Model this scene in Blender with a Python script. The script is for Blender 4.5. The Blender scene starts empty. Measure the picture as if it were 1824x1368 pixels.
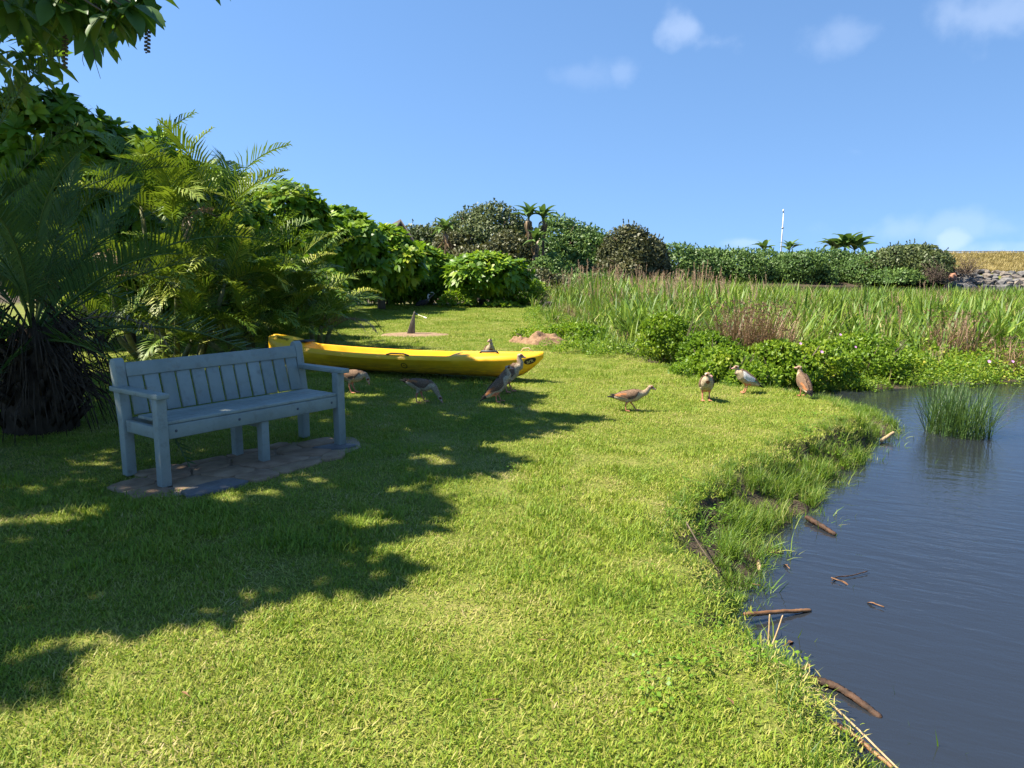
import bpy, bmesh, math, random
import numpy as np
from mathutils import Vector, Matrix

random.seed(7)
rng = np.random.default_rng(7)
sc = bpy.context.scene
C = sc.collection
R = math.radians

# ------------------------------------------------------------------ camera
F = 1370.0                       # focal length in pixels of the 1824 px wide picture
PITCH = math.atan(214 / F)
EYE = 1.6
cam = bpy.data.cameras.new('camera')
cam.sensor_width = 36.0
cam.lens = 36.0 * F / 1824.0
cam.clip_start = 0.05
cam.clip_end = 3000
camo = bpy.data.objects.new('camera', cam)
C.objects.link(camo)
camo.location = (0, 0, EYE)
camo.rotation_euler = (math.pi / 2 - PITCH, 0, 0)
sc.camera = camo

# ------------------------------------------------------------------ sun and sky
EL = R(53)
SX, SY = 1.0, 0.05             # horizontal travel of the light
_n = math.hypot(SX, SY); SX /= _n; SY /= _n
TO_SUN = Vector((-SX * math.cos(EL), -SY * math.cos(EL), math.sin(EL)))
sun = bpy.data.lights.new('sun', 'SUN')
sun.energy = 5.0
sun.angle = R(0.55)
sun.color = (1.0, 0.92, 0.77)
suno = bpy.data.objects.new('sun', sun)
C.objects.link(suno)
suno.location = (-20, 10, 30)
suno.rotation_euler = TO_SUN.to_track_quat('Z', 'Y').to_euler()

world = bpy.data.worlds.new('World')
sc.world = world
world.use_nodes = True
wn = world.node_tree
wn.nodes.clear()
def N(nt, typ, **kw):
    n = nt.nodes.new(typ)
    for k, v in kw.items():
        setattr(n, k, v)
    return n
def mathn(nt, op, a, b=None, clamp=False):
    n = nt.nodes.new('ShaderNodeMath'); n.operation = op; n.use_clamp = clamp
    for i, v in enumerate((a, b)):
        if v is None: continue
        if isinstance(v, (int, float)): n.inputs[i].default_value = v
        else: nt.links.new(v, n.inputs[i])
    return n.outputs[0]
sky = N(wn, 'ShaderNodeTexSky', sky_type='NISHITA', sun_disc=False)
sky.sun_elevation = EL
sky.sun_rotation = math.atan2(TO_SUN.x, TO_SUN.y)
sky.altitude = 0
sky.air_density = 1.0
sky.dust_density = 0.0
sky.ozone_density = 3.0
# the air near the horizon is clear in the picture: read the sky a little above the true height everywhere
wtc0 = N(wn, 'ShaderNodeTexCoord')
wlift = N(wn, 'ShaderNodeVectorMath', operation='MULTIPLY_ADD')
wlift.inputs[1].default_value = (1, 1, 0.85); wlift.inputs[2].default_value = (0, 0, 0.24)
wnorm = N(wn, 'ShaderNodeVectorMath', operation='NORMALIZE')
wn.links.new(wtc0.outputs['Generated'], wlift.inputs[0]); wn.links.new(wlift.outputs[0], wnorm.inputs[0]); wn.links.new(wnorm.outputs[0], sky.inputs['Vector'])
bg = N(wn, 'ShaderNodeBackground')
bg.inputs['Strength'].default_value = 0.083
wout = N(wn, 'ShaderNodeOutputWorld')
wtc = N(wn, 'ShaderNodeTexCoord')
def pixdir(x, y):
    u = (x - 912) / F; v = (684 - y) / F
    return Vector((u, math.cos(PITCH) + v * math.sin(PITCH), -math.sin(PITCH) + v * math.cos(PITCH))).normalized()
wnoise = N(wn, 'ShaderNodeTexNoise')
wnoise.inputs['Scale'].default_value = 19.0
wnoise.inputs['Detail'].default_value = 6.0
wn.links.new(wtc.outputs['Generated'], wnoise.inputs['Vector'])
cloud_total = None
# soft fair-weather clouds: direction, half width, half height, tilt, strength
for (px, py, w, h, tilt, s) in [(1225, 52, 62, 30, 0.25, .42), (1280, 76, 60, 30, 0.3, .40), (1108, 126, 30, 28, 0, .22), (1050, 132, 75, 28, 0, .14),
                                (1505, 55, 85, 32, 0, .24), (1775, 25, 95, 44, 0, .36),
                                (1705, 432, 36, 22, 0, .60), (1760, 444, 95, 22, .02, .45), (1700, 408, 230, 30, 0, .28),
                                (1335, 432, 45, 9, 0, .35), (1525, 270, 26, 12, .2, .10)]:
    d = pixdir(px, py)
    e1 = d.cross(Vector((0, 0, 1))).normalized()
    e2 = e1.cross(d)
    ca, sa = math.cos(-tilt), math.sin(-tilt)
    f1 = (e1 * ca + e2 * sa) * (F / w); f2 = (e2 * ca - e1 * sa) * (F / h)
    comps = []
    for f in (f1, f2):
        dn = N(wn, 'ShaderNodeVectorMath', operation='DOT_PRODUCT')
        wn.links.new(wtc.outputs['Generated'], dn.inputs[0]); dn.inputs[1].default_value = f
        comps.append(mathn(wn, 'SUBTRACT', dn.outputs['Value'], f.dot(d)))
    r2 = mathn(wn, 'ADD', mathn(wn, 'MULTIPLY', comps[0], comps[0]), mathn(wn, 'MULTIPLY', comps[1], comps[1]))
    g = mathn(wn, 'SUBTRACT', 1.0, mathn(wn, 'SQRT', r2))
    g = mathn(wn, 'ADD', g, mathn(wn, 'MULTIPLY', mathn(wn, 'SUBTRACT', wnoise.outputs['Fac'], 0.52), 2.8))
    mr = N(wn, 'ShaderNodeMapRange', interpolation_type='SMOOTHSTEP')
    wn.links.new(g, mr.inputs['Value']); mr.inputs['From Min'].default_value = -0.1; mr.inputs['From Max'].default_value = 1.0
    # only on this side of the sky
    dn = N(wn, 'ShaderNodeVectorMath', operation='DOT_PRODUCT')
    wn.links.new(wtc.outputs['Generated'], dn.inputs[0]); dn.inputs[1].default_value = d
    side = mathn(wn, 'GREATER_THAN', dn.outputs['Value'], 0.0)
    m = mathn(wn, 'MULTIPLY', mathn(wn, 'MULTIPLY', mr.outputs['Result'], s * .55), side)
    cloud_total = m if cloud_total is None else mathn(wn, 'MAXIMUM', cloud_total, m)
wmix = N(wn, 'ShaderNodeMixRGB')
wn.links.new(cloud_total, wmix.inputs['Fac'])
whs = N(wn, 'ShaderNodeHueSaturation')
whs.inputs['Saturation'].default_value = 1.10
wn.links.new(sky.outputs['Color'], whs.inputs['Color'])
wn.links.new(whs.outputs['Color'], wmix.inputs['Color1'])
wmix.inputs['Color2'].default_value = (5.0, 5.5, 6.4, 1)
wn.links.new(wmix.outputs['Color'], bg.inputs['Color'])
wn.links.new(bg.outputs['Background'], wout.inputs['Surface'])

sc.view_settings.view_transform = 'Standard'
sc.view_settings.look = 'None'
sc.view_settings.exposure = 1.5
sc.view_settings.gamma = 1.0
sc.view_settings.use_curve_mapping = False
sc.render.engine = 'CYCLES'
cy = sc.cycles
cy.max_bounces = 7
cy.diffuse_bounces = 3
cy.glossy_bounces = 3
cy.transmission_bounces = 5
cy.transparent_max_bounces = 6
cy.use_denoising = True
cy.denoiser = 'OPENIMAGEDENOISE'
cy.denoising_input_passes = 'RGB_ALBEDO_NORMAL'
cy.caustics_reflective = False
cy.caustics_refractive = False
cy.sample_clamp_indirect = 6.0

# ------------------------------------------------------------------ geometry helpers
def gp(x, y, z=0.0):
    """ground point under a picture point, on the level z"""
    u = (x - 912) / F; v = (684 - y) / F
    dx, dy, dz = u, math.cos(PITCH) + v * math.sin(PITCH), -math.sin(PITCH) + v * math.cos(PITCH)
    t = (z - EYE) / dz
    return (dx * t, dy * t)
def at(x, y, Y):
    """world point seen at (x, y) at distance Y along the ground"""
    u = (x - 912) / F; v = (684 - y) / F
    dx, dy, dz = u, math.cos(PITCH) + v * math.sin(PITCH), -math.sin(PITCH) + v * math.cos(PITCH)
    t = Y / dy
    return Vector((dx * t, Y, EYE + dz * t))
def project(P):
    P = np.asarray(P, float)
    x, y, z = P[..., 0], P[..., 1], P[..., 2] - EYE
    c, s = math.cos(PITCH), math.sin(PITCH)
    dep = y * c - z * s
    up = y * s + z * c
    dep2 = np.where(dep > 0.05, dep, 0.05)
    return 912 + F * x / dep2, 684 - F * up / dep2, dep

class MB:
    """mesh builder; keeps a per-vertex random value for colour variation"""
    def __init__(s):
        s.v = []; s.f = []; s.r = []; s.n = 0; s.smooth = False
    def add(s, verts, faces, rnd=0.5):
        verts = np.asarray(verts, float).reshape(-1, 3)
        s.v.append(verts)
        s.f.extend([tuple(int(i) + s.n for i in f) for f in faces])
        r = np.broadcast_to(np.asarray(rnd, float), (len(verts),)) if np.ndim(rnd) <= 1 else rnd
        s.r.append(np.array(r)); s.n += len(verts)
    def bulk(s, V, tmpl, rnd):
        """V (N,k,3); tmpl list of faces on k; rnd (N,)"""
        Nn, k = V.shape[0], V.shape[1]
        if Nn == 0: return
        s.v.append(V.reshape(-1, 3))
        offs = np.arange(Nn) * k + s.n
        for t in tmpl:
            s.f.extend(map(tuple, (offs[:, None] + np.array(t)[None, :]).tolist()))
        s.r.append(np.repeat(rnd, k)); s.n += Nn * k
    def box(s, c, half, rot=None, rnd=0.5):
        P = np.array([[x, y, z] for z in (-1, 1) for y in (-1, 1) for x in (-1, 1)], float) * np.array(half)
        if rot is not None: P = P @ np.array(rot).T
        s.add(P + np.array(c), [(0, 2, 3, 1), (4, 5, 7, 6), (0, 1, 5, 4), (2, 6, 7, 3), (0, 4, 6, 2), (1, 3, 7, 5)], rnd)
    def tube(s, pts, rad, n=6, rnd=0.5, cap=True):
        pts = np.asarray(pts, float); m = len(pts)
        rad = np.broadcast_to(np.asarray(rad, float), (m,))
        T = np.gradient(pts, axis=0); T /= np.linalg.norm(T, axis=1)[:, None] + 1e-9
        ref = np.array([0.0, 0, 1]) if abs(T[0][2]) < 0.9 else np.array([1.0, 0, 0])
        V = []
        for i in range(m):
            a = np.cross(T[i], ref); a /= np.linalg.norm(a) + 1e-9
            b = np.cross(a, T[i]); ref = b
            for k in range(n):
                t = 2 * math.pi * k / n
                V.append(pts[i] + rad[i] * (math.cos(t) * a + math.sin(t) * b))
        fs = [(i * n + k, i * n + (k + 1) % n, (i + 1) * n + (k + 1) % n, (i + 1) * n + k) for i in range(m - 1) for k in range(n)]
        if cap:
            fs.append(tuple(range(n - 1, -1, -1))); fs.append(tuple((m - 1) * n + k for k in range(n)))
        s.add(V, fs, rnd)
    def mesh(s, name):
        me = bpy.data.meshes.new(name)
        V = np.concatenate(s.v) if s.v else np.zeros((0, 3))
        cnt = np.array([len(f) for f in s.f], dtype=np.int32)
        loops = np.fromiter((i for f in s.f for i in f), dtype=np.int32, count=int(cnt.sum()))
        me.vertices.add(len(V)); me.vertices.foreach_set('co', V.astype(np.float32).ravel())
        me.loops.add(len(loops)); me.loops.foreach_set('vertex_index', loops)
        me.polygons.add(len(cnt))
        st = np.concatenate([[0], np.cumsum(cnt)[:-1]]).astype(np.int32) if len(cnt) else np.zeros(0, np.int32)
        me.polygons.foreach_set('loop_start', st)
        if s.smooth: me.polygons.foreach_set('use_smooth', np.ones(len(cnt), bool))
        at_ = me.attributes.new('rnd', 'FLOAT', 'POINT')
        at_.data.foreach_set('value', np.concatenate(s.r).astype(np.float32) if s.r else np.zeros(0, np.float32))
        me.update(calc_edges=True)
        return me
    def build(s, name, mat, parent=None, loc=None, rot=None):
        me = s.mesh(name); me.materials.append(mat)
        return obj(name, me, parent, loc, rot)

def obj(name, me, parent=None, loc=None, rot=None):
    o = bpy.data.objects.new(name, me); C.objects.link(o)
    if parent is not None: o.parent = parent
    if loc is not None: o.location = loc
    if rot is not None: o.rotation_euler = rot
    return o
def tag(o, label=None, cat=None, group=None, kind=None):
    if label: o['label'] = label
    if cat: o['category'] = cat
    if group: o['group'] = group
    if kind: o['kind'] = kind
    return o
def thing(name, label, cat, loc=(0, 0, 0), rz=0.0, group=None):
    o = bpy.data.objects.new(name, None); C.objects.link(o)
    o.empty_display_size = 0.2
    o.location = loc; o.rotation_euler = (0, 0, rz)
    return tag(o, label, cat, group)
def bevel(o, w, seg=1):
    m = o.modifiers.new('bevel', 'BEVEL'); m.width = w; m.segments = seg; m.limit_method = 'ANGLE'
    return o

# ------------------------------------------------------------------ materials
def newmat(name):
    m = bpy.data.materials.new(name); m.use_nodes = True
    nt = m.node_tree; nt.nodes.clear()
    out = nt.nodes.new('ShaderNodeOutputMaterial')
    return m, nt, out
def ramp(nt, fac, stops):
    r = nt.nodes.new('ShaderNodeValToRGB')
    el = r.color_ramp.elements
    while len(el) < len(stops): el.new(0.5)
    for e, (p, c) in zip(el, stops):
        e.position = p; e.color = (*c, 1)
    nt.links.new(fac, r.inputs['Fac'])
    return r.outputs['Color']
def noise(nt, scale, detail=3, coord='Object', rough=0.55, vec=None, dist=0.0):
    n = nt.nodes.new('ShaderNodeTexNoise')
    n.inputs['Scale'].default_value = scale; n.inputs['Detail'].default_value = detail
    n.inputs['Roughness'].default_value = rough; n.inputs['Distortion'].default_value = dist
    if vec is None:
        if coord == 'World':
            g = nt.nodes.new('ShaderNodeNewGeometry'); vec = g.outputs['Position']
        else:
            t = nt.nodes.new('ShaderNodeTexCoord'); vec = t.outputs[coord]
    nt.links.new(vec, n.inputs['Vector'])
    return n.outputs['Fac']
def leafmat(name, stops, trans=0.35, tcol=(0.25, 0.42, 0.03), rough=0.5, spec=0.35, rscale=0.7, wscale=0.6, wamt=0.35, oamt=0.2):
    """foliage: colour by each leaf's own random value plus slow drift, thin and translucent"""
    m, nt, out = newmat(name)
    a = N(nt, 'ShaderNodeAttribute', attribute_name='rnd')
    oi = nt.nodes.new('ShaderNodeObjectInfo')
    f = mathn(nt, 'MULTIPLY', a.outputs['Fac'], rscale)
    f = mathn(nt, 'ADD', f, (1 - rscale) * 0.5)
    f = mathn(nt, 'ADD', f, mathn(nt, 'MULTIPLY', mathn(nt, 'SUBTRACT', oi.outputs['Random'], 0.5), oamt))
    f = mathn(nt, 'ADD', f, mathn(nt, 'MULTIPLY', mathn(nt, 'SUBTRACT', noise(nt, wscale, 3, 'World'), 0.5), wamt * 2), clamp=True)
    col = ramp(nt, f, stops)
    p = nt.nodes.new('ShaderNodeBsdfPrincipled')
    p.inputs['Roughness'].default_value = rough
    p.inputs['Specular IOR Level'].default_value = spec
    nt.links.new(col, p.inputs['Base Color'])
    t = nt.nodes.new('ShaderNodeBsdfTranslucent')
    mixc = N(nt, 'ShaderNodeMixRGB', blend_type='MIX'); mixc.inputs['Fac'].default_value = 0.55
    nt.links.new(col, mixc.inputs['Color1']); mixc.inputs['Color2'].default_value = (*tcol, 1)
    nt.links.new(mixc.outputs['Color'], t.inputs['Color'])
    mx = nt.nodes.new('ShaderNodeMixShader'); mx.inputs['Fac'].default_value = trans
    nt.links.new(p.outputs['BSDF'], mx.inputs[1]); nt.links.new(t.outputs['BSDF'], mx.inputs[2])
    nt.links.new(mx.outputs['Shader'], out.inputs['Surface'])
    return m
def solid(name, c1, c2=None, scale=6.0, rough=0.7, spec=0.3, bump=0.0, bscale=30.0, stretch=None, detail=4, metallic=0.0, dist=0.0):
    m, nt, out = newmat(name)
    p = nt.nodes.new('ShaderNodeBsdfPrincipled')
    p.inputs['Roughness'].default_value = rough
    p.inputs['Specular IOR Level'].default_value = spec
    p.inputs['Metallic'].default_value = metallic
    vec = None
    t = nt.nodes.new('ShaderNodeTexCoord'); vec = t.outputs['Object']
    if stretch:
        mp = nt.nodes.new('ShaderNodeMapping'); mp.inputs['Scale'].default_value = stretch
        nt.links.new(vec, mp.inputs['Vector']); vec = mp.outputs['Vector']
    if c2 is None: p.inputs['Base Color'].default_value = (*c1, 1)
    else:
        f = noise(nt, scale, detail, vec=vec, dist=dist)
        nt.links.new(ramp(nt, f, [(0.3, c1), (0.7, c2)]), p.inputs['Base Color'])
    if bump:
        b = nt.nodes.new('ShaderNodeBump'); b.inputs['Strength'].default_value = bump; b.inputs['Distance'].default_value = 0.01
        nt.links.new(noise(nt, bscale, 4, vec=vec), b.inputs['Height'])
        nt.links.new(b.outputs['Normal'], p.inputs['Normal'])
    nt.links.new(p.outputs['BSDF'], out.inputs['Surface'])
    return m

M = {}
M['grass'] = leafmat('lawn_grass', [(0.0, (.075, .145, .014)), (0.28, (.17, .265, .02)), (0.55, (.275, .325, .034)), (0.80, (.39, .35, .10)), (1.0, (.52, .40, .22))],
                     trans=0.3, tcol=(.22, .34, .02), wscale=1.1, wamt=.42, oamt=.22, rscale=.62, rough=.55, spec=.25)
M['bankgrass'] = leafmat('bank_grass', [(0.0, (.035, .09, .010)), (0.45, (.095, .185, .014)), (0.75, (.20, .265, .028)), (1.0, (.42, .34, .15))],
                         trans=0.35, tcol=(.24, .40, .02), wamt=.25)
M['reed'] = leafmat('reed_blades', [(0.0, (.04, .095, .010)), (0.42, (.11, .20, .014)), (0.78, (.21, .28, .024)), (0.93, (.36, .33, .09)), (1.0, (.56, .48, .26))],
                    trans=0.3, tcol=(.22, .34, .04), wscale=.45, wamt=.30)
M['brownreed'] = leafmat('brown_rush', [(0.0, (.09, .07, .025)), (0.35, (.19, .11, .055)), (0.7, (.30, .18, .11)), (1.0, (.44, .32, .21))], trans=0.2, tcol=(.3, .22, .08))
M['sedge'] = leafmat('sedge', [(0.0, (.025, .06, .015)), (0.5, (.05, .11, .025)), (0.85, (.11, .17, .04)), (1.0, (.42, .36, .18))], trans=0.2, wamt=.1)
M['vine'] = leafmat('vine_leaves', [(0.0, (.055, .12, .011)), (0.5, (.14, .24, .016)), (0.85, (.28, .345, .024)), (1.0, (.48, .38, .06))], trans=0.35, tcol=(.28, .46, .02), wscale=1.2)
M['bigleaf'] = leafmat('broad_leaves', [(0.0, (.045, .105, .010)), (0.45, (.11, .22, .014)), (0.8, (.24, .34, .02)), (1.0, (.44, .42, .035))], trans=0.32, tcol=(.26, .44, .015), rough=.45, spec=.35, wscale=.5, wamt=.22)
M['treeA'] = leafmat('olive_foliage', [(0.0, (.04, .062, .018)), (0.5, (.085, .115, .034)), (1.0, (.18, .20, .07))], trans=0.2, tcol=(.14, .18, .03), wscale=.35, wamt=.3)
M['treeB'] = leafmat('green_foliage', [(0.0, (.04, .085, .022)), (0.5, (.095, .17, .036)), (1.0, (.20, .28, .06))], trans=0.22, tcol=(.14, .24, .03), wscale=.3, wamt=.3)
M['treeC'] = leafmat('brown_foliage', [(0.0, (.04, .05, .018)), (0.5, (.088, .095, .032)), (1.0, (.19, .165, .065))], trans=0.2, tcol=(.16, .16, .03), wscale=.3, wamt=.3)
M['palm'] = leafmat('palm_fronds', [(0.0, (.045, .105, .014)), (0.45, (.105, .18, .016)), (0.78, (.26, .30, .028)), (1.0, (.52, .40, .08))], trans=0.22, tcol=(.26, .38, .02), rough=.5, spec=.3, wscale=.9, wamt=.2, oamt=.5, rscale=.4)
M['datepalm'] = leafmat('date_palm_fronds', [(0.0, (.04, .085, .026)), (0.6, (.085, .15, .036)), (1.0, (.17, .21, .05))], trans=0.2, tcol=(.1, .2, .03), rough=.5, spec=.3, oamt=.4)
M['deadfrond'] = leafmat('dry_fronds', [(0.0, (.16, .10, .05)), (1.0, (.36, .26, .15))], trans=0.2, tcol=(.3, .2, .1))
M['canopy'] = leafmat('canopy_leaves', [(0.0, (.035, .08, .016)), (0.6, (.065, .14, .02)), (1.0, (.13, .22, .025))], trans=0.3, tcol=(.26, .46, .03), rough=.45, spec=.4)
M['weed'] = leafmat('weed_leaves', [(0.0, (.07, .15, .012)), (0.6, (.14, .26, .016)), (1.0, (.28, .38, .025))], trans=0.3, wamt=.1)
M['straw'] = leafmat('straw_grass', [(0.0, (.16, .15, .04)), (0.4, (.34, .27, .09)), (1.0, (.52, .42, .2))], trans=0.25, tcol=(.4, .33, .1), wscale=.25, wamt=.35)
M['petal'] = solid('pink_petals', (.60, .22, .55), (.72, .40, .66), rough=.6)
M['bark'] = solid('bark', (.07, .05, .035), (.17, .13, .09), 9, .9, .1, .6, 25, (1, 1, .3))
M['palmtrunk'] = solid('palm_trunk', (.035, .024, .016), (.09, .065, .045), 14, .95, .05, .8, 30, (1, 1, .5))
M['stem'] = solid('palm_stem', (.10, .12, .04), (.20, .19, .08), 9, .7, .3, .2, 30, (1, 1, 2))
M['rachis'] = solid('rachis', (.14, .17, .03), (.26, .25, .06), 4, .5, .4)
M['cane'] = solid('wet_cane', (.12, .055, .022), (.28, .15, .065), 10, .5, .4, .2, 30)
M['drycane'] = solid('dry_cane', (.30, .20, .10), (.5, .36, .2), 10, .7, .3, .2, 30)
M['log'] = solid('rotting_log', (.012, .009, .007), (.095, .05, .03), 16, .75, .3, .9, 40, (1, 1, 1))
M['root'] = solid('root', (.07, .052, .04), (.17, .13, .10), 12, .9, .1, .5, 40)
M['stone'] = solid('flagstone', (.19, .125, .075), (.34, .235, .145), 7, .85, .2, .5, 35)
M['stone2'] = solid('flagstone_brown', (.19, .12, .072), (.32, .22, .14), 8, .85, .2, .5, 35)
M['slate'] = solid('slate_stone', (.09, .088, .085), (.16, .155, .15), 8, .7, .3, .5, 35)
M['mortar'] = solid('mortar', (.24, .18, .125), (.36, .28, .2), 18, .95, .1, .6, 60)
M['sand'] = solid('sandy_soil', (.19, .125, .078), (.31, .22, .145), 14, .95, .05, 1.0, 40)
M['soil'] = solid('mound_soil', (.16, .095, .055), (.30, .195, .12), 16, .95, .05, 1.0, 40)
M['rock'] = solid('grey_rock', (.10, .095, .09), (.21, .20, .19), 3.0, .9, .2, .8, 8)
M['rock2'] = solid('warm_rock', (.13, .11, .09), (.25, .215, .18), 3.0, .9, .2, .8, 8)
M['redrock'] = solid('red_boulder', (.32, .15, .09), (.42, .22, .15), 3.0, .9, .2, .8, 8)
M['thatch'] = solid('thatch', (.10, .085, .07), (.20, .17, .14), 5, .95, .05, .8, 20, (1, 1, .2))
M['wallp'] = solid('plaster', (.36, .31, .26), (.44, .39, .33), 3, .9, .1)
M['mast'] = solid('white_mast', (.5, .5, .5), (.6, .6, .6), 3, .5, .4)
M['barrier'] = solid('barrier_concrete', (.36, .35, .33), (.46, .45, .42), 2, .9, .1)
M['rail'] = solid('dark_rail', (.06, .065, .075), (.10, .10, .11), 3, .6, .3)
M['stake'] = solid('weathered_plank', (.10, .085, .07), (.24, .20, .16), 8, .9, .1, .6, 30, (6, 6, .6))
M['pale'] = solid('pale_stick', (.55, .5, .42), (.68, .63, .55), 8, .8, .2)
M['black'] = solid('black_plastic', (.012, .012, .013), (.03, .03, .03), 8, .45, .4)
M['rope'] = solid('rope', (.40, .32, .2), (.52, .44, .3), 40, .9, .1)
M['print'] = solid('dark_print', (.02, .017, .012), None, rough=.5)
M['printlight'] = solid('pale_print', (.60, .46, .16), None, rough=.5)
M['bill'] = solid('bill', (.50, .26, .22), (.62, .38, .33), 30, .5, .4)
M['eye'] = solid('eye', (.05, .015, .008), None, rough=.15, spec=.6)

# yellow canoe plastic, scuffed towards the keel
m, nt, out = newmat('canoe_plastic'); M['canoe'] = m
p = nt.nodes.new('ShaderNodeBsdfPrincipled')
p.inputs['Roughness'].default_value = .42; p.inputs['Specular IOR Level'].default_value = .45
c = ramp(nt, noise(nt, 3.0, 5, 'Object', .65), [(.3, (.87, .43, .005)), (.55, (.93, .51, .008)), (.75, (.94, .58, .025))])
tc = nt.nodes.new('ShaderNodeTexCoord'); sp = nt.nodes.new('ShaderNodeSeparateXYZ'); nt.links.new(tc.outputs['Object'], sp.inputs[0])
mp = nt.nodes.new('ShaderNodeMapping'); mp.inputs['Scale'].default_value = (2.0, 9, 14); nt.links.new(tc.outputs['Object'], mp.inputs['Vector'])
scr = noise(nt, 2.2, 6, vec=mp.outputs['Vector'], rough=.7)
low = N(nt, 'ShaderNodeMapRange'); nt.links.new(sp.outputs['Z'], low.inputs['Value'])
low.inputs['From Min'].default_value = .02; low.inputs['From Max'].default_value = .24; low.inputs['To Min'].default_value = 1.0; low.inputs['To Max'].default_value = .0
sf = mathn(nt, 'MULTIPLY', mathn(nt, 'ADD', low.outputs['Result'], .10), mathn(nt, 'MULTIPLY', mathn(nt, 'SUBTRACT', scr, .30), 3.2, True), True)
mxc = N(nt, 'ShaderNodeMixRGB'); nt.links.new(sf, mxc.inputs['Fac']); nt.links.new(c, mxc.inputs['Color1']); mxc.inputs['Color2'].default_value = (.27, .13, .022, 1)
nt.links.new(mxc.outputs['Color'], p.inputs['Base Color']); nt.links.new(p.outputs['BSDF'], out.inputs['Surface'])
rr = N(nt, 'ShaderNodeMapRange'); nt.links.new(scr, rr.inputs['Value']); rr.inputs['To Min'].default_value = .3; rr.inputs['To Max'].default_value = .6
nt.links.new(rr.outputs['Result'], p.inputs['Roughness'])

# painted bench timber, grey-blue with worn spots and grain
m, nt, out = newmat('painted_timber'); M['bench'] = m
p = nt.nodes.new('ShaderNodeBsdfPrincipled'); p.inputs['Roughness'].default_value = .55; p.inputs['Specular IOR Level'].default_value = .4
tc = nt.nodes.new('ShaderNodeTexCoord'); mp = nt.nodes.new('ShaderNodeMapping'); mp.inputs['Scale'].default_value = (1, 1, 1)
oi = nt.nodes.new('ShaderNodeObjectInfo')
nt.links.new(tc.outputs['Object'], mp.inputs['Vector'])
big = noise(nt, 3.2, 5, vec=mp.outputs['Vector'], rough=.65)
fine = noise(nt, 60, 4, vec=mp.outputs['Vector'], rough=.6)
f = mathn(nt, 'ADD', mathn(nt, 'MULTIPLY', big, .75), mathn(nt, 'MULTIPLY', oi.outputs['Random'], .22), True)
base = ramp(nt, f, [(.25, (.185, .215, .193)), (.5, (.245, .275, .248)), (.8, (.315, .345, .312))])
worn = ramp(nt, noise(nt, 11, 6, vec=mp.outputs['Vector'], rough=.75), [(.52, (0, 0, 0)), (.70, (1, 1, 1))])
mx = N(nt, 'ShaderNodeMixRGB'); nt.links.new(mathn(nt, 'MULTIPLY', worn, .75), mx.inputs['Fac']); nt.links.new(base, mx.inputs['Color1']); mx.inputs['Color2'].default_value = (.17, .165, .14, 1)
nt.links.new(mx.outputs['Color'], p.inputs['Base Color'])
b = nt.nodes.new('ShaderNodeBump'); b.inputs['Strength'].default_value = .35; b.inputs['Distance'].default_value = .004
nt.links.new(fine, b.inputs['Height']); nt.links.new(b.outputs['Normal'], p.inputs['Normal'])
nt.links.new(p.outputs['BSDF'], out.inputs['Surface'])

# ground: thatch of the lawn, bare bank soil, lake mud, by the stored weights
m, nt, out = newmat('ground'); M['ground'] = m
p = nt.nodes.new('ShaderNodeBsdfPrincipled'); p.inputs['Roughness'].default_value = .95; p.inputs['Specular IOR Level'].default_value = .1
n1 = noise(nt, 2.0, 6, 'World', .7); n2 = noise(nt, 45, 4, 'World', .7)
lawn = ramp(nt, mathn(nt, 'ADD', mathn(nt, 'MULTIPLY', n1, .5), mathn(nt, 'MULTIPLY', n2, .5)), [(.3, (.06, .085, .014)), (.52, (.15, .17, .035)), (.7, (.30, .24, .10))])
soil = ramp(nt, n2, [(.3, (.035, .026, .018)), (.7, (.11, .085, .06))])
sa = N(nt, 'ShaderNodeAttribute', attribute_name='soil')
mx = N(nt, 'ShaderNodeMixRGB'); nt.links.new(sa.outputs['Fac'], mx.inputs['Fac']); nt.links.new(lawn, mx.inputs['Color1']); nt.links.new(soil, mx.inputs['Color2'])
si = N(nt, 'ShaderNodeAttribute', attribute_name='silt'); mx2 = N(nt, 'ShaderNodeMixRGB'); nt.links.new(si.outputs['Fac'], mx2.inputs['Fac']); nt.links.new(mx.outputs['Color'], mx2.inputs['Color1']); mx2.inputs['Color2'].default_value = (.26, .19, .12, 1)
nt.links.new(mx2.outputs['Color'], p.inputs['Base Color'])
b = nt.nodes.new('ShaderNodeBump'); b.inputs['Strength'].default_value = .7; b.inputs['Distance'].default_value = .02
nt.links.new(n2, b.inputs['Height']); nt.links.new(b.outputs['Normal'], p.inputs['Normal'])
nt.links.new(p.outputs['BSDF'], out.inputs['Surface'])

# lake water: murky, with a mirror that grows at grazing angles and small wind ripples
m, nt, out = newmat('lake_water'); M['water'] = m
geo = nt.nodes.new('ShaderNodeNewGeometry')
mp0 = nt.nodes.new('ShaderNodeMapping'); mp0.inputs['Rotation'].default_value = (0, 0, R(27)); nt.links.new(geo.outputs['Position'], mp0.inputs['Vector'])
mp = nt.nodes.new('ShaderNodeMapping'); mp.inputs['Scale'].default_value = (1.0, 2.9, 1); nt.links.new(mp0.outputs['Vector'], mp.inputs['Vector'])
w1 = noise(nt, 3.1, 3, vec=mp.outputs['Vector'], rough=.5, dist=.4)
w2 = noise(nt, 12, 2, vec=mp.outputs['Vector'], rough=.5)
amp = noise(nt, .45, 2, 'World')
hgt = mathn(nt, 'ADD', w1, mathn(nt, 'MULTIPLY', w2, .22))
hgt = mathn(nt, 'MULTIPLY', hgt, mathn(nt, 'ADD', amp, .1))
b = nt.nodes.new('ShaderNodeBump'); b.inputs['Strength'].default_value = .27; b.inputs['Distance'].default_value = .04
nt.links.new(hgt, b.inputs['Height'])
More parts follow.
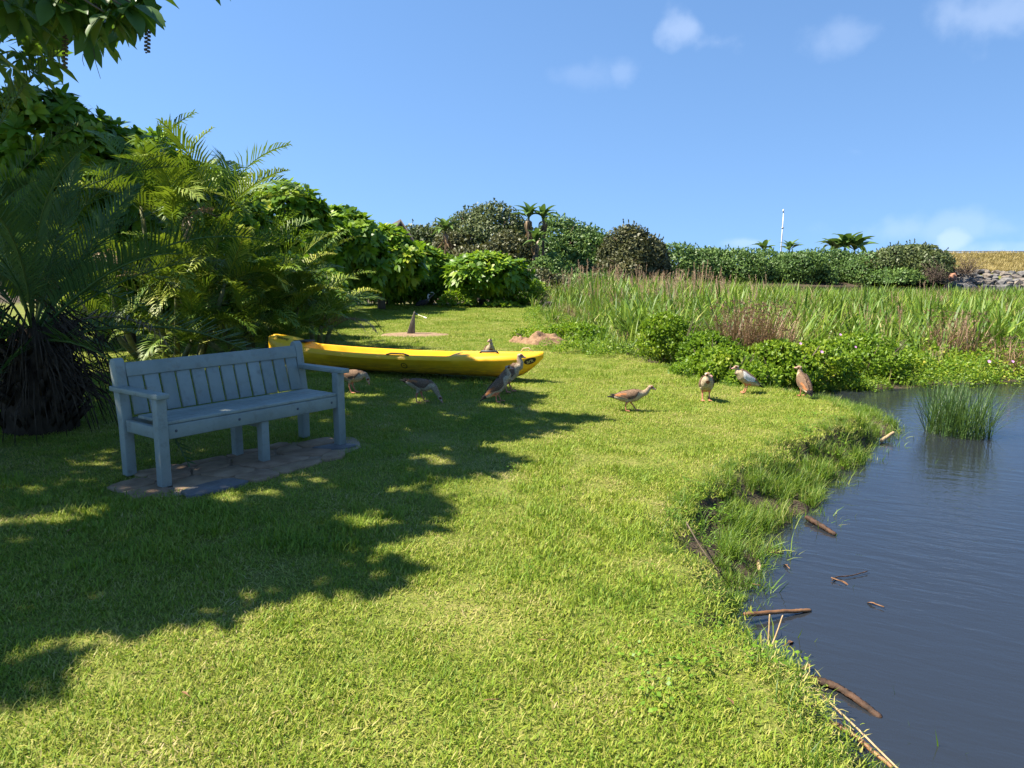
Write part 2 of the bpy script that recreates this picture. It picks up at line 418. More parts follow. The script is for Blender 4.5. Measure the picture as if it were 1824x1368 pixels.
fr = nt.nodes.new('ShaderNodeFresnel'); fr.inputs['IOR'].default_value = 1.85; nt.links.new(b.outputs['Normal'], fr.inputs['Normal'])
gl = nt.nodes.new('ShaderNodeBsdfGlossy'); gl.inputs['Roughness'].default_value = .03; nt.links.new(b.outputs['Normal'], gl.inputs['Normal'])
df = nt.nodes.new('ShaderNodeBsdfDiffuse'); df.inputs['Color'].default_value = (.034, .040, .050, 1)
tr = nt.nodes.new('ShaderNodeBsdfTransparent'); tr.inputs['Color'].default_value = (.55, .56, .52, 1)
m1 = nt.nodes.new('ShaderNodeMixShader'); m1.inputs['Fac'].default_value = .55
nt.links.new(tr.outputs[0], m1.inputs[1]); nt.links.new(df.outputs[0], m1.inputs[2])
m2 = nt.nodes.new('ShaderNodeMixShader'); nt.links.new(fr.outputs[0], m2.inputs['Fac']); nt.links.new(m1.outputs[0], m2.inputs[1]); nt.links.new(gl.outputs[0], m2.inputs[2])
nt.links.new(m2.outputs[0], out.inputs['Surface'])

# plumage: stored colour with fine barring
m, nt, out = newmat('plumage'); M['plumage'] = m
p = nt.nodes.new('ShaderNodeBsdfPrincipled'); p.inputs['Roughness'].default_value = .8; p.inputs['Specular IOR Level'].default_value = .15
a = N(nt, 'ShaderNodeAttribute', attribute_name='Col')
mp = nt.nodes.new('ShaderNodeMapping'); mp.inputs['Scale'].default_value = (1, .35, 1)
tc = nt.nodes.new('ShaderNodeTexCoord'); nt.links.new(tc.outputs['Object'], mp.inputs['Vector'])
hs = nt.nodes.new('ShaderNodeHueSaturation'); nt.links.new(a.outputs['Color'], hs.inputs['Color'])
vr = N(nt, 'ShaderNodeMapRange'); nt.links.new(noise(nt, 75, 3, vec=mp.outputs['Vector'], rough=.6), vr.inputs['Value'])
vr.inputs['From Min'].default_value = .3; vr.inputs['From Max'].default_value = .7; vr.inputs['To Min'].default_value = .68; vr.inputs['To Max'].default_value = 1.25
vo = N(nt, 'ShaderNodeTexVoronoi', feature='DISTANCE_TO_EDGE'); vo.inputs['Scale'].default_value = 42; nt.links.new(mp.outputs['Vector'], vo.inputs['Vector'])
vm = N(nt, 'ShaderNodeMapRange'); nt.links.new(vo.outputs['Distance'], vm.inputs['Value']); vm.inputs['From Max'].default_value = .14; vm.inputs['To Min'].default_value = .62; vm.inputs['To Max'].default_value = 1.08
nt.links.new(mathn(nt, 'MULTIPLY', vr.outputs['Result'], vm.outputs['Result']), hs.inputs['Value']); nt.links.new(hs.outputs['Color'], p.inputs['Base Color'])
nt.links.new(p.outputs['BSDF'], out.inputs['Surface'])

# ================================================================== THE SETTING
WATER_Z = -0.30
def vnoise(x, y, s, seed=0):
    x = np.asarray(x) * s + seed * 17.3; y = np.asarray(y) * s - seed * 9.1
    xi = np.floor(x).astype(np.int64); yi = np.floor(y).astype(np.int64)
    fx = x - xi; fy = y - yi
    fx = fx * fx * (3 - 2 * fx); fy = fy * fy * (3 - 2 * fy)
    def h(a, b):
        n = (a * 374761393 + b * 668265263 + seed * 1442695) & 0x7fffffff
        n = ((n ^ (n >> 13)) * 1274126177) & 0x7fffffff
        return ((n ^ (n >> 16)) & 0xffff) / 65535.0
    return (h(xi, yi) * (1 - fx) + h(xi + 1, yi) * fx) * (1 - fy) + (h(xi, yi + 1) * (1 - fx) + h(xi + 1, yi + 1) * fx) * fy
def inside(poly, x, y):
    x = np.asarray(x, float); y = np.asarray(y, float); r = np.zeros(x.shape, bool)
    n = len(poly)
    for i in range(n):
        x1, y1 = poly[i]; x2, y2 = poly[(i + 1) % n]
        if y1 == y2: continue
        c = ((y1 > y) != (y2 > y)) & (x < (x2 - x1) * (y - y1) / (y2 - y1) + x1)
        r ^= c
    return r
def dist(poly, x, y):
    d = np.full(np.shape(x), 1e9)
    n = len(poly)
    for i in range(n):
        x1, y1 = poly[i]; x2, y2 = poly[(i + 1) % n]
        dx, dy = x2 - x1, y2 - y1
        t = np.clip(((x - x1) * dx + (y - y1) * dy) / (dx * dx + dy * dy + 1e-12), 0, 1)
        d = np.minimum(d, np.hypot(x - x1 - t * dx, y - y1 - t * dy))
    return d
def wpix(L, z): return [gp(a, b, z) for a, b in L]
# water's edge, then the marsh edge, then far round the lake
SHORE = [(1.35, -6), (1.33, 1.5)] + wpix([(1545, 1368), (1455, 1262), (1352, 1140), (1335, 1060), (1362, 985), (1400, 935), (1440, 890), (1505, 838), (1548, 792), (1592, 762), (1560, 738), (1490, 716)], WATER_Z) + [
    (4.15, 10.85), (4.3, 11.4), (5.54, 11.6), (6.4, 11.85), (8.4, 12.4), (14, 13.5), (25, 17), (40, 28), (44, 40), (38, 47), (25, 48), (15, 48), (13, 55), (17, 63), (36, 65), (100, 66), (600, 80)]
LAND = SHORE + [(600, 900), (-600, 900), (-600, -6)]
TOP = [(1.1, -6), (1.1, 1.5)] + wpix([(1500, 1368), (1395, 1240), (1290, 1110), (1240, 1010), (1185, 930), (1215, 890), (1290, 850), (1355, 815), (1415, 785), (1500, 752), (1525, 738), (1490, 716), (1440, 703)], 0.0) + [
    (3.3, 9.75), (2.75, 10.3), (2.3, 12.6), (1.6, 14.5), (1.15, 17), (1.0, 20), (1.5, 28), (4, 36), (9, 52), (13, 66), (36, 70), (100, 73), (600, 90)]
PLATEAU = TOP + [(600, 900), (-600, 900), (-600, -6)]
def terrain(x, y):
    x = np.asarray(x, float); y = np.asarray(y, float)
    jx = x + (vnoise(x, y, 3.1, 1) - .5) * .22 + (vnoise(x, y, 9.0, 2) - .5) * .08
    jy = y + (vnoise(x, y, 3.3, 3) - .5) * .22 + (vnoise(x, y, 8.5, 4) - .5) * .08
    inL = inside(LAND, jx, jy); inP = inside(PLATEAU, jx, jy)
    dW = dist(LAND[:len(SHORE)], jx, jy); dT = dist(TOP, jx, jy)
    near = np.minimum(1, dT / 0.18)
    z = np.zeros(x.shape)
    lumps = (vnoise(x, y, .5, 5) - .5) * .05 + (vnoise(x, y, 2.2, 6) - .5) * .016
    flat = np.clip(np.hypot(x + 2.2, y - 6.2) / 1.4 - .7, 0, 1)
    z_pl = lumps * flat - .05 * (1 - near) ** 2
    a = dT / (dT + dW + 1e-6)
    z_bank = -.05 - (WATER_Z * -1 - .05) * np.clip(a, 0, 1) ** .55 + (vnoise(x, y, 6, 7) - .5) * .06 * np.minimum(1, 4 * a * (1 - a))
    z_bed = WATER_Z - .05 - np.minimum(.55, dW * .38) + (vnoise(x, y, 3, 8) - .5) * .03
    z = np.where(inL, np.where(inP, z_pl, z_bank), z_bed)
    soil = np.where(inL, np.where(inP, np.maximum(np.clip(1 - dT / .06, 0, 1) * .8, np.clip((y - 30) / 2, 0, 1)), 1.0), 1.0)
    return z, soil, inL, inP, dW, dT
def axis(lo, hi, step, far_lo, far_hi, g=1.13):
    mid = list(np.arange(lo, hi + 1e-6, step))
    up = [hi]; s = step
    while up[-1] < far_hi: s *= g; up.append(up[-1] + s)
    dn = [lo]; s = step
    while dn[-1] > far_lo: s *= g; dn.append(dn[-1] - s)
    return np.array(dn[:0:-1] + mid + up[1:])
gx = axis(-.4, 5.2, .045, -700, 700); gy = axis(2.2, 11.6, .05, -8, 900)
GX, GY = np.meshgrid(gx, gy)
Z, SOIL, *_ = terrain(GX, GY)
nx, ny = len(gx), len(gy)
me = bpy.data.meshes.new('ground')
idx = np.arange(nx * ny).reshape(ny, nx)
quads = np.stack([idx[:-1, :-1], idx[:-1, 1:], idx[1:, 1:], idx[1:, :-1]], -1).reshape(-1, 4)
me.vertices.add(nx * ny); me.vertices.foreach_set('co', np.stack([GX, GY, Z], -1).astype(np.float32).ravel())
me.loops.add(quads.size); me.loops.foreach_set('vertex_index', quads.astype(np.int32).ravel())
me.polygons.add(len(quads)); me.polygons.foreach_set('loop_start', np.arange(0, quads.size, 4, dtype=np.int32))
me.polygons.foreach_set('use_smooth', np.ones(len(quads), bool))
me.attributes.new('soil', 'FLOAT', 'POINT').data.foreach_set('value', SOIL.astype(np.float32).ravel())
me.attributes.new('silt', 'FLOAT', 'POINT').data.foreach_set('value', np.where(_[0], 0, np.exp(-_[2] / .35)).astype(np.float32).ravel())
me.update(calc_edges=True); me.materials.append(M['ground'])
tag(obj('ground', me), kind='structure')
def gz(x, y): return float(terrain(np.array([x]), np.array([y]))[0][0])

b = MB(); b.add([(-30, -8, WATER_Z), (700, -8, WATER_Z), (700, 120, WATER_Z), (-30, 120, WATER_Z)], [(0, 1, 2, 3)])
tag(b.build('water', M['water']), kind='structure')

# ------------------------------------------------------------------ scattering of what nobody could count
def scatter(name, protos, P, rot, scl, which, label, cat, mat=None):
    """one object of kind stuff: points carrying tufts"""
    n = len(P)
    me = bpy.data.meshes.new(name); me.vertices.add(n)
    me.vertices.foreach_set('co', np.asarray(P, np.float32).ravel())
    me.attributes.new('rot', 'FLOAT_VECTOR', 'POINT').data.foreach_set('vector', np.asarray(rot, np.float32).ravel())
    me.attributes.new('scl', 'FLOAT', 'POINT').data.foreach_set('value', np.asarray(scl, np.float32))
    me.attributes.new('which', 'INT', 'POINT').data.foreach_set('value', np.asarray(which, np.int32))
    me.update()
    o = obj(name, me)
    ng = bpy.data.node_groups.new(name, 'GeometryNodeTree')
    ng.interface.new_socket('Geometry', in_out='INPUT', socket_type='NodeSocketGeometry')
    ng.interface.new_socket('Geometry', in_out='OUTPUT', socket_type='NodeSocketGeometry')
    gi = ng.nodes.new('NodeGroupInput'); go = ng.nodes.new('NodeGroupOutput')
    iop = ng.nodes.new('GeometryNodeInstanceOnPoints')
    ng.links.new(gi.outputs[0], iop.inputs['Points'])
    j = ng.nodes.new('GeometryNodeJoinGeometry')
    for pm in reversed(protos):
        po = bpy.data.objects.new(name + '_tuft', pm)
        oi = ng.nodes.new('GeometryNodeObjectInfo'); oi.inputs['Object'].default_value = po
        oi.inputs['As Instance'].default_value = True
        ng.links.new(oi.outputs['Geometry'], j.inputs[0])
    ng.links.new(j.outputs[0], iop.inputs['Instance'])
    iop.inputs['Pick Instance'].default_value = True
    def named(nm, typ):
        a = ng.nodes.new('GeometryNodeInputNamedAttribute'); a.data_type = typ; a.inputs['Name'].default_value = nm
        return a.outputs['Attribute']
    ng.links.new(named('which', 'INT'), iop.inputs['Instance Index'])
    e2r = ng.nodes.new('FunctionNodeEulerToRotation')
    ng.links.new(named('rot', 'FLOAT_VECTOR'), e2r.inputs[0]); ng.links.new(e2r.outputs[0], iop.inputs['Rotation'])
    ng.links.new(named('scl', 'FLOAT'), iop.inputs['Scale'])
    ng.links.new(iop.outputs[0], go.inputs[0])
    o.modifiers.new('scatter', 'NODES').node_group = ng
    return tag(o, label, cat, kind='stuff')

def blades(n, radius, lmin, lmax, wmin, wmax, tilt=(.2, 1.1), bend=.6, seed=0, seg=2, mat=None, rnd=None, name='tuft', flat=0.0):
    """a tuft of tapering bent blades, vectorised"""
    g = np.random.default_rng(seed)
    r = radius * np.sqrt(g.random(n)); a = g.random(n) * 2 * np.pi
    base = np.stack([r * np.cos(a), r * np.sin(a), np.full(n, -.004)], -1)
    az = g.random(n) * 2 * np.pi; ti = tilt[0] + (tilt[1] - tilt[0]) * g.random(n)
    L = lmin + (lmax - lmin) * g.random(n); W = wmin + (wmax - wmin) * g.random(n)
    bd = bend * (0.3 + g.random(n))
    side = np.stack([-np.sin(az), np.cos(az), np.zeros(n)], -1)
    pts = [base]; cur = base.copy(); ang = ti.copy()
    for k in range(seg):
        d = np.stack([np.sin(ang) * np.cos(az), np.sin(ang) * np.sin(az), np.cos(ang)], -1)
        cur = cur + d * (L / seg)[:, None]; pts.append(cur); ang = ang + bd / seg * 1.6
    V = []
    for k in range(seg):
        w = W * (1 - .55 * (k / seg) ** 1.5) * .5
        if k == 0: w = w * .8
        V += [pts[k] - side * w[:, None], pts[k] + side * w[:, None]]
    V.append(pts[seg])
    V = np.stack(V, 1)
    t = [(2 * k, 2 * k + 1, 2 * k + 3, 2 * k + 2) for k in range(seg - 1)] + [(2 * seg - 2, 2 * seg - 1, 2 * seg)]
    b = MB(); b.bulk(V, t, g.random(n) if rnd is None else rnd(g, n))
    me = b.mesh(name); me.materials.append(mat)
    return me

def sample_region(xlo, xhi, ylo, yhi, dens, fn):
    n = int((xhi - xlo) * (yhi - ylo) * dens)
    x = xlo + (xhi - xlo) * rng.random(n); y = ylo + (yhi - ylo) * rng.random(n)
    k = fn(x, y)
    return x[k], y[k]
def in_view(x, y, z=0, margin=260):
    px, py, dep = project(np.stack([x, y, np.full_like(x, z)], -1))
    return (dep > .3) & (px > -margin) & (px < 1824 + margin) & (py < 1368 + margin * 1.2)

# bench frame of reference and bare patches that carry no grass
B0 = np.array([-2.51, 5.38]); E1 = np.array([.602, .799]); E2 = np.array([-.799, .602])
def pad_coord(x, y):
    dx = x - B0[0]; dy = y - B0[1]
    return dx * E1[0] + dy * E1[1], dx * E2[0] + dy * E2[1]
def pad_mask(x, y):
    s, t = pad_coord(x, y)
    e = (np.abs((s - .78) / 1.05) ** 2.6 + np.abs((t - .07) / .42) ** 2.6) + (vnoise(x, y, 5, 11) - .5) * .9
    return e
STAKE = (-2.29, 17.75); MOUND = (.62, 15.75)
def sand_mask(x, y): return np.hypot((x - STAKE[0] - .02) / .80, (y - STAKE[1] + .05) / .62) + (vnoise(x, y, 4, 12) - .5) * .25
def mound_mask(x, y): return np.hypot((x - MOUND[0]) / .62, (y - MOUND[1]) / .40)
def bald(x, y): return vnoise(x, y, 2.6, 21) * .6 + vnoise(x, y, 7, 22) * .4

# ---- lawn
g0 = [blades(150, .15, .014, .034, .0032, .0056, (.25, 1.25), .45, s, 2, M['grass'], rnd=lambda g, n: np.where(g.random(n) < .12, .80 + .2 * g.random(n), .78 * g.random(n)), name='lawn_tuft') for s in range(5)]
gdry = [blades(100, .15, .015, .045, .0034, .0058, (.6, 1.5), .5, 40 + s, 2, M['grass'], rnd=lambda g, n: np.where(g.random(n) < .5, .7 + .3 * g.random(n), g.random(n)), name='dry_tuft') for s in range(2)]
glong = [blades(60, .10, .035, .075, .0042, .0068, (.1, .9), .8, 60 + s, 2, M['grass'], rnd=lambda g, n: g.random(n) * .6, name='long_tuft') for s in range(2)]
def lawn_ok(x, y):
    z, s, inL, inP, dW, dT = terrain(x, y)
    k = inP & in_view(x, y) & (y < 31) & (x > -14) & (x < 6) & (pad_mask(x, y) > 1.0) & (sand_mask(x, y) > 1) & (mound_mask(x, y) > .95)
    return k
def lawn_pts(x, y, dens_fall=True):
    z, *_ = terrain(x, y)
    return np.stack([x, y, z], -1)
xs, ys = [], []
for (lo, hi, dn) in ((1.6, 5, 190), (5, 9, 130), (9, 16, 72), (16, 31, 42)):
    x, y = sample_region(-14, 6, lo, hi, dn, lawn_ok); xs.append(x); ys.append(y)
x = np.concatenate(xs); y = np.concatenate(ys); n = len(x)
bd = bald(x, y)
keep = rng.random(n) > np.clip((bd - .62) * 4.0, 0, .45)
x, y, bd = x[keep], y[keep], bd[keep]; n = len(x)
wh = rng.integers(0, 5, n)
dryp = np.clip((bd - .48) * 3.2, .03, .8)
wh = np.where(rng.random(n) < dryp, 5 + rng.integers(0, 2, n), wh)
lush = vnoise(x, y, 1.1, 31)
wh = np.where((rng.random(n) < np.clip((lush - .55) * 1.2, .02, .35)) & (bd < .55), 7 + rng.integers(0, 2, n), wh)
rot = np.stack([(rng.random(n) - .5) * .2, (rng.random(n) - .5) * .2, rng.random(n) * 6.28], -1)
sc_ = (.8 + .5 * rng.random(n)) * np.where(y > 9, 1.15, 1.0) * np.where(y > 16, 1.25, 1.0)
scatter('lawn_grass', g0 + gdry + glong, lawn_pts(x, y), rot, sc_, wh, 'short mown green lawn running from the camera to the bushes', 'grass')

# ---- long grass on the bank and in the shallows
gb = [blades(26, .08, .07, .20, .004, .008, (.05, .85), .9, 80 + s, 3, M['bankgrass'], name='bank_tuft') for s in range(3)]
gb += [blades(30, .07, .12, .30, .004, .008, (.02, .6), .9, 90 + s, 3, M['bankgrass'], name='tall_bank_tuft') for s in range(2)]
gb += [blades(30, .09, .05, .16, .003, .006, (.4, 1.4), .7, 95, 2, M['bankgrass'], rnd=lambda g, n: .6 + .4 * g.random(n), name='dead_bank_tuft')]
def bank_ok(x, y):
    z, s, inL, inP, dW, dT = terrain(x, y)
    hole = vnoise(x, y, 2.3, 51)
    px, py, _ = project(np.stack([x, y, z], -1))
    dark = (np.hypot((px - 1255) / 45, (py - 945) / 55) < 1) | (np.hypot((px - 1475) / 75, (py - 800) / 26) < 1)
    k = in_view(x, y) & (((~inP) & inL) | (inP & (dT < .10)) | ((~inL) & (dW < .10)))
    k &= (x < 5.5) & (y < 12)
    p = np.where(hole > .7, .35, 1.0) * np.where(dark, .30, 1) * np.where(inP, .7, 1) * np.where(inL, 1, .45)
    return k & (rng.random(len(x)) < p)
x, y = sample_region(.3, 5.5, 1.5, 12, 340, bank_ok); n = len(x)
z, s_, inL, inP, dW, dT = terrain(x, y)
shelf = (~inP) & (y > 4.6) & (y < 9.2)
wh = np.where(shelf & (rng.random(n) < .7), 3 + rng.integers(0, 2, n), rng.integers(0, 3, n))
wh = np.where(rng.random(n) < np.where(inP, .25, .10), 5, wh)
sc_ = (.38 + .45 * rng.random(n)) * np.where(y < 4.6, .85, 1.0)
scatter('bank_grass', gb, np.stack([x, y, np.maximum(z, WATER_Z - .12)], -1), np.stack([(rng.random(n) - .5) * .5, (rng.random(n) - .5) * .5, rng.random(n) * 6.28], -1), sc_, wh,
        'longer tufted grass hanging over the muddy water edge', 'grass')
# drowned grass under the surface
def under_ok(x, y):
    z, s, inL, inP, dW, dT = terrain(x, y)
    return (~inL) & (dW < .75) & (rng.random(len(x)) < np.exp(-dW / .28)) & in_view(x, y) & (y < 9)
x, y = sample_region(1.2, 5, 2, 9, 34, under_ok); n = len(x)
z, *_ = terrain(x, y)
scatter('drowned_grass', gb[:3], np.stack([x, y, np.maximum(z, WATER_Z - .16)], -1), np.stack([(rng.random(n) - .5) * 1.2, (rng.random(n) - .5) * 1.2, rng.random(n) * 6.28], -1), .6 + .7 * rng.random(n), rng.integers(0, 3, n),
        'drowned grass standing in the shallows under the surface', 'grass')
# ---- broad-leaved weeds in the near bank
def weedproto(seed, n=16, r=.07, s=.015):
    g = np.random.default_rng(seed); b = MB()
    P = np.stack([r * (g.random(n) * 2 - 1), r * (g.random(n) * 2 - 1), .012 + .03 * g.random(n)], -1)
    az = g.random(n) * 6.28; S = s * (.6 + .7 * g.random(n)); ti = (g.random(n) - .5) * .9
    d = np.stack([np.cos(az) * np.cos(ti), np.sin(az) * np.cos(ti), np.sin(ti)], -1); sd = np.stack([-np.sin(az), np.cos(az), (g.random(n) - .5) * .5], -1)
    V = np.stack([P, P + d * (S * .45)[:, None] - sd * (S * .5)[:, None], P + d * (S * .45)[:, None] + sd * (S * .5)[:, None], P + d * S[:, None]], 1)
    b.bulk(V, [(0, 2, 3, 1)], g.random(n)); me = b.mesh('weed'); me.materials.append(M['weed']); return me
wp = [weedproto(s) for s in range(3)]
def weed_ok(x, y):
    px, py, _ = project(np.stack([x, y, np.zeros_like(x)], -1))
    m = np.minimum(np.hypot((px - 1210) / 150, (py - 1190) / 90), np.hypot((px - 1330) / 120, (py - 1140) / 100))
    m = np.minimum(m, np.hypot((px - 1250) / 90, (py - 890) / 45))
    m2 = np.minimum(np.hypot((px - 1460) / 90, (py - 770) / 26), m)
    z, s, inL, inP, dW, dT = terrain(x, y)
    return inL & (rng.random(len(x)) < np.clip(1.2 - m2, 0, 1) ** 1.6 * .7 + .006)
x, y = sample_region(-.5, 4.2, 2, 9, 150, weed_ok); n = len(x); z, *_ = terrain(x, y)
scatter('clover_weeds', wp, np.stack([x, y, z + .01], -1), np.stack([(rng.random(n) - .5) * .5, (rng.random(n) - .5) * .5, rng.random(n) * 6.28], -1), .8 + .6 * rng.random(n), rng.integers(0, 3, n),
        'small round-leaved green weeds creeping through the grass near the bank', 'weeds')

# ---- reed bed
rp = []
for s in range(4):
    rp.append(blades(12, .22, .70, 1.40, .034, .066, (.02, .55), .9, 120 + s, 4, M['reed'], name='reed_clump'))
for s in range(2):
    rp.append(blades(9, .22, .6, 1.2, .022, .046, (.1, .8), 1.4, 130 + s, 4, M['reed'], rnd=lambda g, n: .55 + .45 * g.random(n), name='dead_reed_clump'))
for s in range(2):
    rp.append(blades(26, .22, .6, 1.15, .008, .014, (.02, .3), .35, 140 + s, 3, M['reed'], name='thin_reed_clump'))
def plume(seed):
    g = np.random.default_rng(seed); b = MB()
    for i in range(6):
        a = g.random() * 6.28; r = .2 * g.random(); h = 1.15 + .35 * g.random(); lx, ly = (g.random(2) - .5) * .25
        p0 = np.array([r * math.cos(a), r * math.sin(a), 0]); p1 = p0 + np.array([lx, ly, h])
        b.tube([p0, (p0 + p1) / 2 + [0, 0, .03], p1], [.005, .004, .003], 3, .95)
        for k in range(22):
            q = p1 + (p0 - p1) * (.2 * g.random()); d = np.array([g.normal() * .5, g.normal() * .5, .6]); d /= np.linalg.norm(d); d = d * .07 * (.5 + g.random())
            sd = np.cross(d, [0.3, .8, .1]); sd = sd / np.linalg.norm(sd) * .005
            b.add([q - sd, q + sd, q + d], [(0, 1, 2)], .9 + .1 * g.random())
    me = b.mesh('plume_reed'); me.materials.append(M['brownreed']); return me
rp += [plume(150), plume(151)]
rp += [blades(26, .24, .5, 1.05, .010, .018, (.02, .5), .5, 160 + s, 3, M['brownreed'], name='brown_reed_clump') for s in range(2)]
MARSH = [(1.0, 30), (1.0, 25.5), (1.35, 20), (1.6, 16.6), (2.1, 14.6), (3.4, 12.9), (4.7, 12.4), (8.4, 13.0), (14, 14), (25, 17.5), (40, 28.5), (44, 40), (38, 46), (25, 47), (15, 48), (8, 49), (2.5, 42)]
def marsh_ok(x, y): return inside(MARSH, x + (vnoise(x, y, .6, 41) - .5) * .8, y) & in_view(x, y, 0, 200)
xs, ys = [], []
for lo, hi, dn in ((12, 18, 13), (18, 26, 9), (26, 50, 6.0)):
    x, y = sample_region(.5, 44, lo, hi, dn, marsh_ok); xs.append(x); ys.append(y)
x = np.concatenate(xs); y = np.concatenate(ys); n = len(x)
z, *_ = terrain(x, y)
sp = vnoise(x, y, .35, 43); sp2 = vnoise(x, y, .8, 44)
wh = rng.integers(0, 4, n)
wh = np.where(rng.random(n) < np.clip((sp - .5) * .7, .03, .28), 4 + rng.integers(0, 2, n), wh)
wh = np.where(rng.random(n) < np.clip((sp2 - .5) * 1.5, .05, .5), 6 + rng.integers(0, 2, n), wh)
back = (x < 11) & (y > 22)
wh = np.where(back & (x < 9) & (rng.random(n) < .11), 8 + rng.integers(0, 2, n), wh)
wh = np.where(~back & (rng.random(n) < .012), 8 + rng.integers(0, 2, n), wh)
wh = np.where(rng.random(n) < np.clip((vnoise(x, y, .7, 48) - .58) * 2.2, .02, .6), 10 + rng.integers(0, 2, n), wh)
edge = np.where(y > 24, np.clip(dist(MARSH, x, y) / 1.0, .75, 1), np.clip(dist(MARSH, x, y) / 1.4, .5, 1))
hs_ = np.where(y > 22, 1.0, .88) * np.clip(1.02 - .022 * np.maximum(0, x - 4), .62, 1.0)
scatter('reed_bed', rp, np.stack([x, y, z - .03], -1), np.stack([(rng.random(n) - .5) * .35, (rng.random(n) - .5) * .35, rng.random(n) * 6.28], -1), (.58 + .46 * rng.random(n)) * edge * hs_ * (.55 + .55 * vnoise(x, y, .45, 47) + .4 * vnoise(x, y, 1.3, 49)) , wh,
        'dense bed of tall green and straw reeds across the lake', 'reeds')

# ---- low leafy cover between reeds and water
def leafclump(seed, n, r, h, s, mat, name='leafy_clump'):
    g = np.random.default_rng(seed); b = MB()
    th = g.random(n) * 6.28; rr = r * np.sqrt(g.random(n)); zz = h * (1 - (rr / r) ** 2 * .7) * (.35 + .65 * g.random(n) ** .6)
    P = np.stack([rr * np.cos(th), rr * np.sin(th), zz], -1)
    az = th + (g.random(n) - .5) * 2.4; el = (g.random(n) - .35) * 1.2; S = s * (.6 + .8 * g.random(n))
    d = np.stack([np.cos(az) * np.cos(el), np.sin(az) * np.cos(el), np.sin(el)], -1)
    sd = np.cross(d, g.normal(size=(n, 3))); sd /= np.linalg.norm(sd, axis=1)[:, None]
    V = np.stack([P, P + d * (S * .45)[:, None] - sd * (S * .32)[:, None], P + d * (S * .45)[:, None] + sd * (S * .32)[:, None], P + d * S[:, None]], 1)
    b.bulk(V, [(0, 2, 3, 1)], g.random(n)); me = b.mesh(name); me.materials.append(mat); return me
cp = [leafclump(200 + s, 210, .30, .42, .055, M['vine']) for s in range(3)] + [blades(40, .22, .25, .55, .006, .011, (.1, 1.1), .9, 210, 3, M['bankgrass'], name='leaning_grass')]
COVER = [(3.5, 10.9), (4.3, 11.35), (5.5, 11.5), (6.4, 11.75), (8.4, 12.3), (14, 13.4), (25, 17), (26, 18.6), (14, 15.2), (8.4, 14.2), (5.4, 13.8), (3.6, 12.8), (3.1, 11.6)]
x, y = sample_region(3, 26, 10.5, 19, 20, lambda x, y: inside(COVER, x, y) & in_view(x, y)); n = len(x); z, *_ = terrain(x, y)
wh = np.where(rng.random(n) < .24, 3, rng.integers(0, 3, n))
dwat = dist(LAND[:len(SHORE)], x, y)
sc_ = (.55 + .55 * rng.random(n)) * (.75 + .5 * np.clip(dwat / 1.5, 0, 1))
scatter('ground_cover', cp, np.stack([x, y, np.maximum(z, WATER_Z) - .04], -1), np.stack([(rng.random(n) - .5) * .5, (rng.random(n) - .5) * .5, rng.random(n) * 6.28], -1), sc_, wh,
        'bright green leafy creepers along the far water edge below the reeds', 'ground cover')
# fringe of small growth where the lawn meets the reeds
x, y = sample_region(.5, 3.6, 10.2, 28, 9, lambda x, y: (dist(TOP, x, y) < .5 + .5 * (y > 14)) & ~inside([(2.2, 9.9), (3.9, 9.9), (3.9, 10.25), (2.2, 10.3)], x, y) & ~((y < 13) & (x < 2.35)) & (mound_mask(x, y) > 1.2)); n = len(x); z, *_ = terrain(x, y)
scatter('lawn_edge_growth', cp + [gb[3]], np.stack([x, y, z - .02], -1), np.stack([(rng.random(n) - .5) * .5, (rng.random(n) - .5) * .5, rng.random(n) * 6.28], -1), .35 + .45 * rng.random(n), rng.integers(0, 5, n),
        'low weeds and grass fringing the lawn along the reeds', 'weeds')

# ------------------------------------------------------------------ embankment with rocks and road barrier
EMX0, EMX1 = 36.5, 140
b = MB()
prof = [(65.2, -.6), (66.8, .80), (69.0, 1.0), (75.5, 2.40), (79, 2.46), (90, 2.3), (110, .0)]
xs_ = np.linspace(EMX0, EMX1, 40)
V = [];
for i, xx in enumerate(xs_):
    f = min(1, (xx - EMX0) / 3.5) ; f = f * f * (3 - 2 * f)
    for (yy, zz) in prof: V.append((xx - (1 - f) * (yy - 66) * .4, yy, -.6 + (zz + .6) * f))
k = len(prof)
b.add(V, [(i * k + j, (i + 1) * k + j, (i + 1) * k + j + 1, i * k + j + 1) for i in range(39) for j in range(k - 1)])
emb = tag(b.build('embankment', M['ground']), kind='structure')
def rockmesh(seed, mat):
    g = random.Random(seed); bm = bmesh.new(); bmesh.ops.create_icosphere(bm, subdivisions=1, radius=1)
    for v in bm.verts: v.co *= .78 + .36 * g.random()
    for v in bm.verts: v.co.x *= .50; v.co.y *= .45; v.co.z *= .26
    me = bpy.data.meshes.new('rock'); bm.to_mesh(me); bm.free(); me.materials.append(mat); return me
rm = [rockmesh(s, M['rock'] if s % 3 else M['rock2']) for s in range(7)]
revet = thing('rock_revetment', 'sloping bank of piled grey rocks at the foot of the road embankment', 'rock wall', (EMX0, 65.5, -.4))
gR = random.Random(4); cnt = 0
for row in range(6):
    xx = EMX0 + .4 + (row % 2) * .5
    while xx < 56:
        f = row / 5
        o = obj('rock', rm[gR.randrange(7)], revet, (xx - EMX0 + gR.uniform(-.15, .15), .0 + f * 1.55 + gR.uniform(-.12, .12), .12 + f * 1.14 + gR.uniform(-.06, .06)),
                (gR.uniform(-.3, .3), gR.uniform(-.35, .35), gR.uniform(-.5, .5)))
        s = gR.uniform(.75, 1.25); o.scale = (s, s, s * gR.uniform(.8, 1.2)); xx += gR.uniform(.58, .92); cnt += 1
o = obj('red_boulder', rockmesh(99, M['redrock'])); o.scale = (.75, .8, 1.7); o.rotation_euler = (.2, .4, .3)
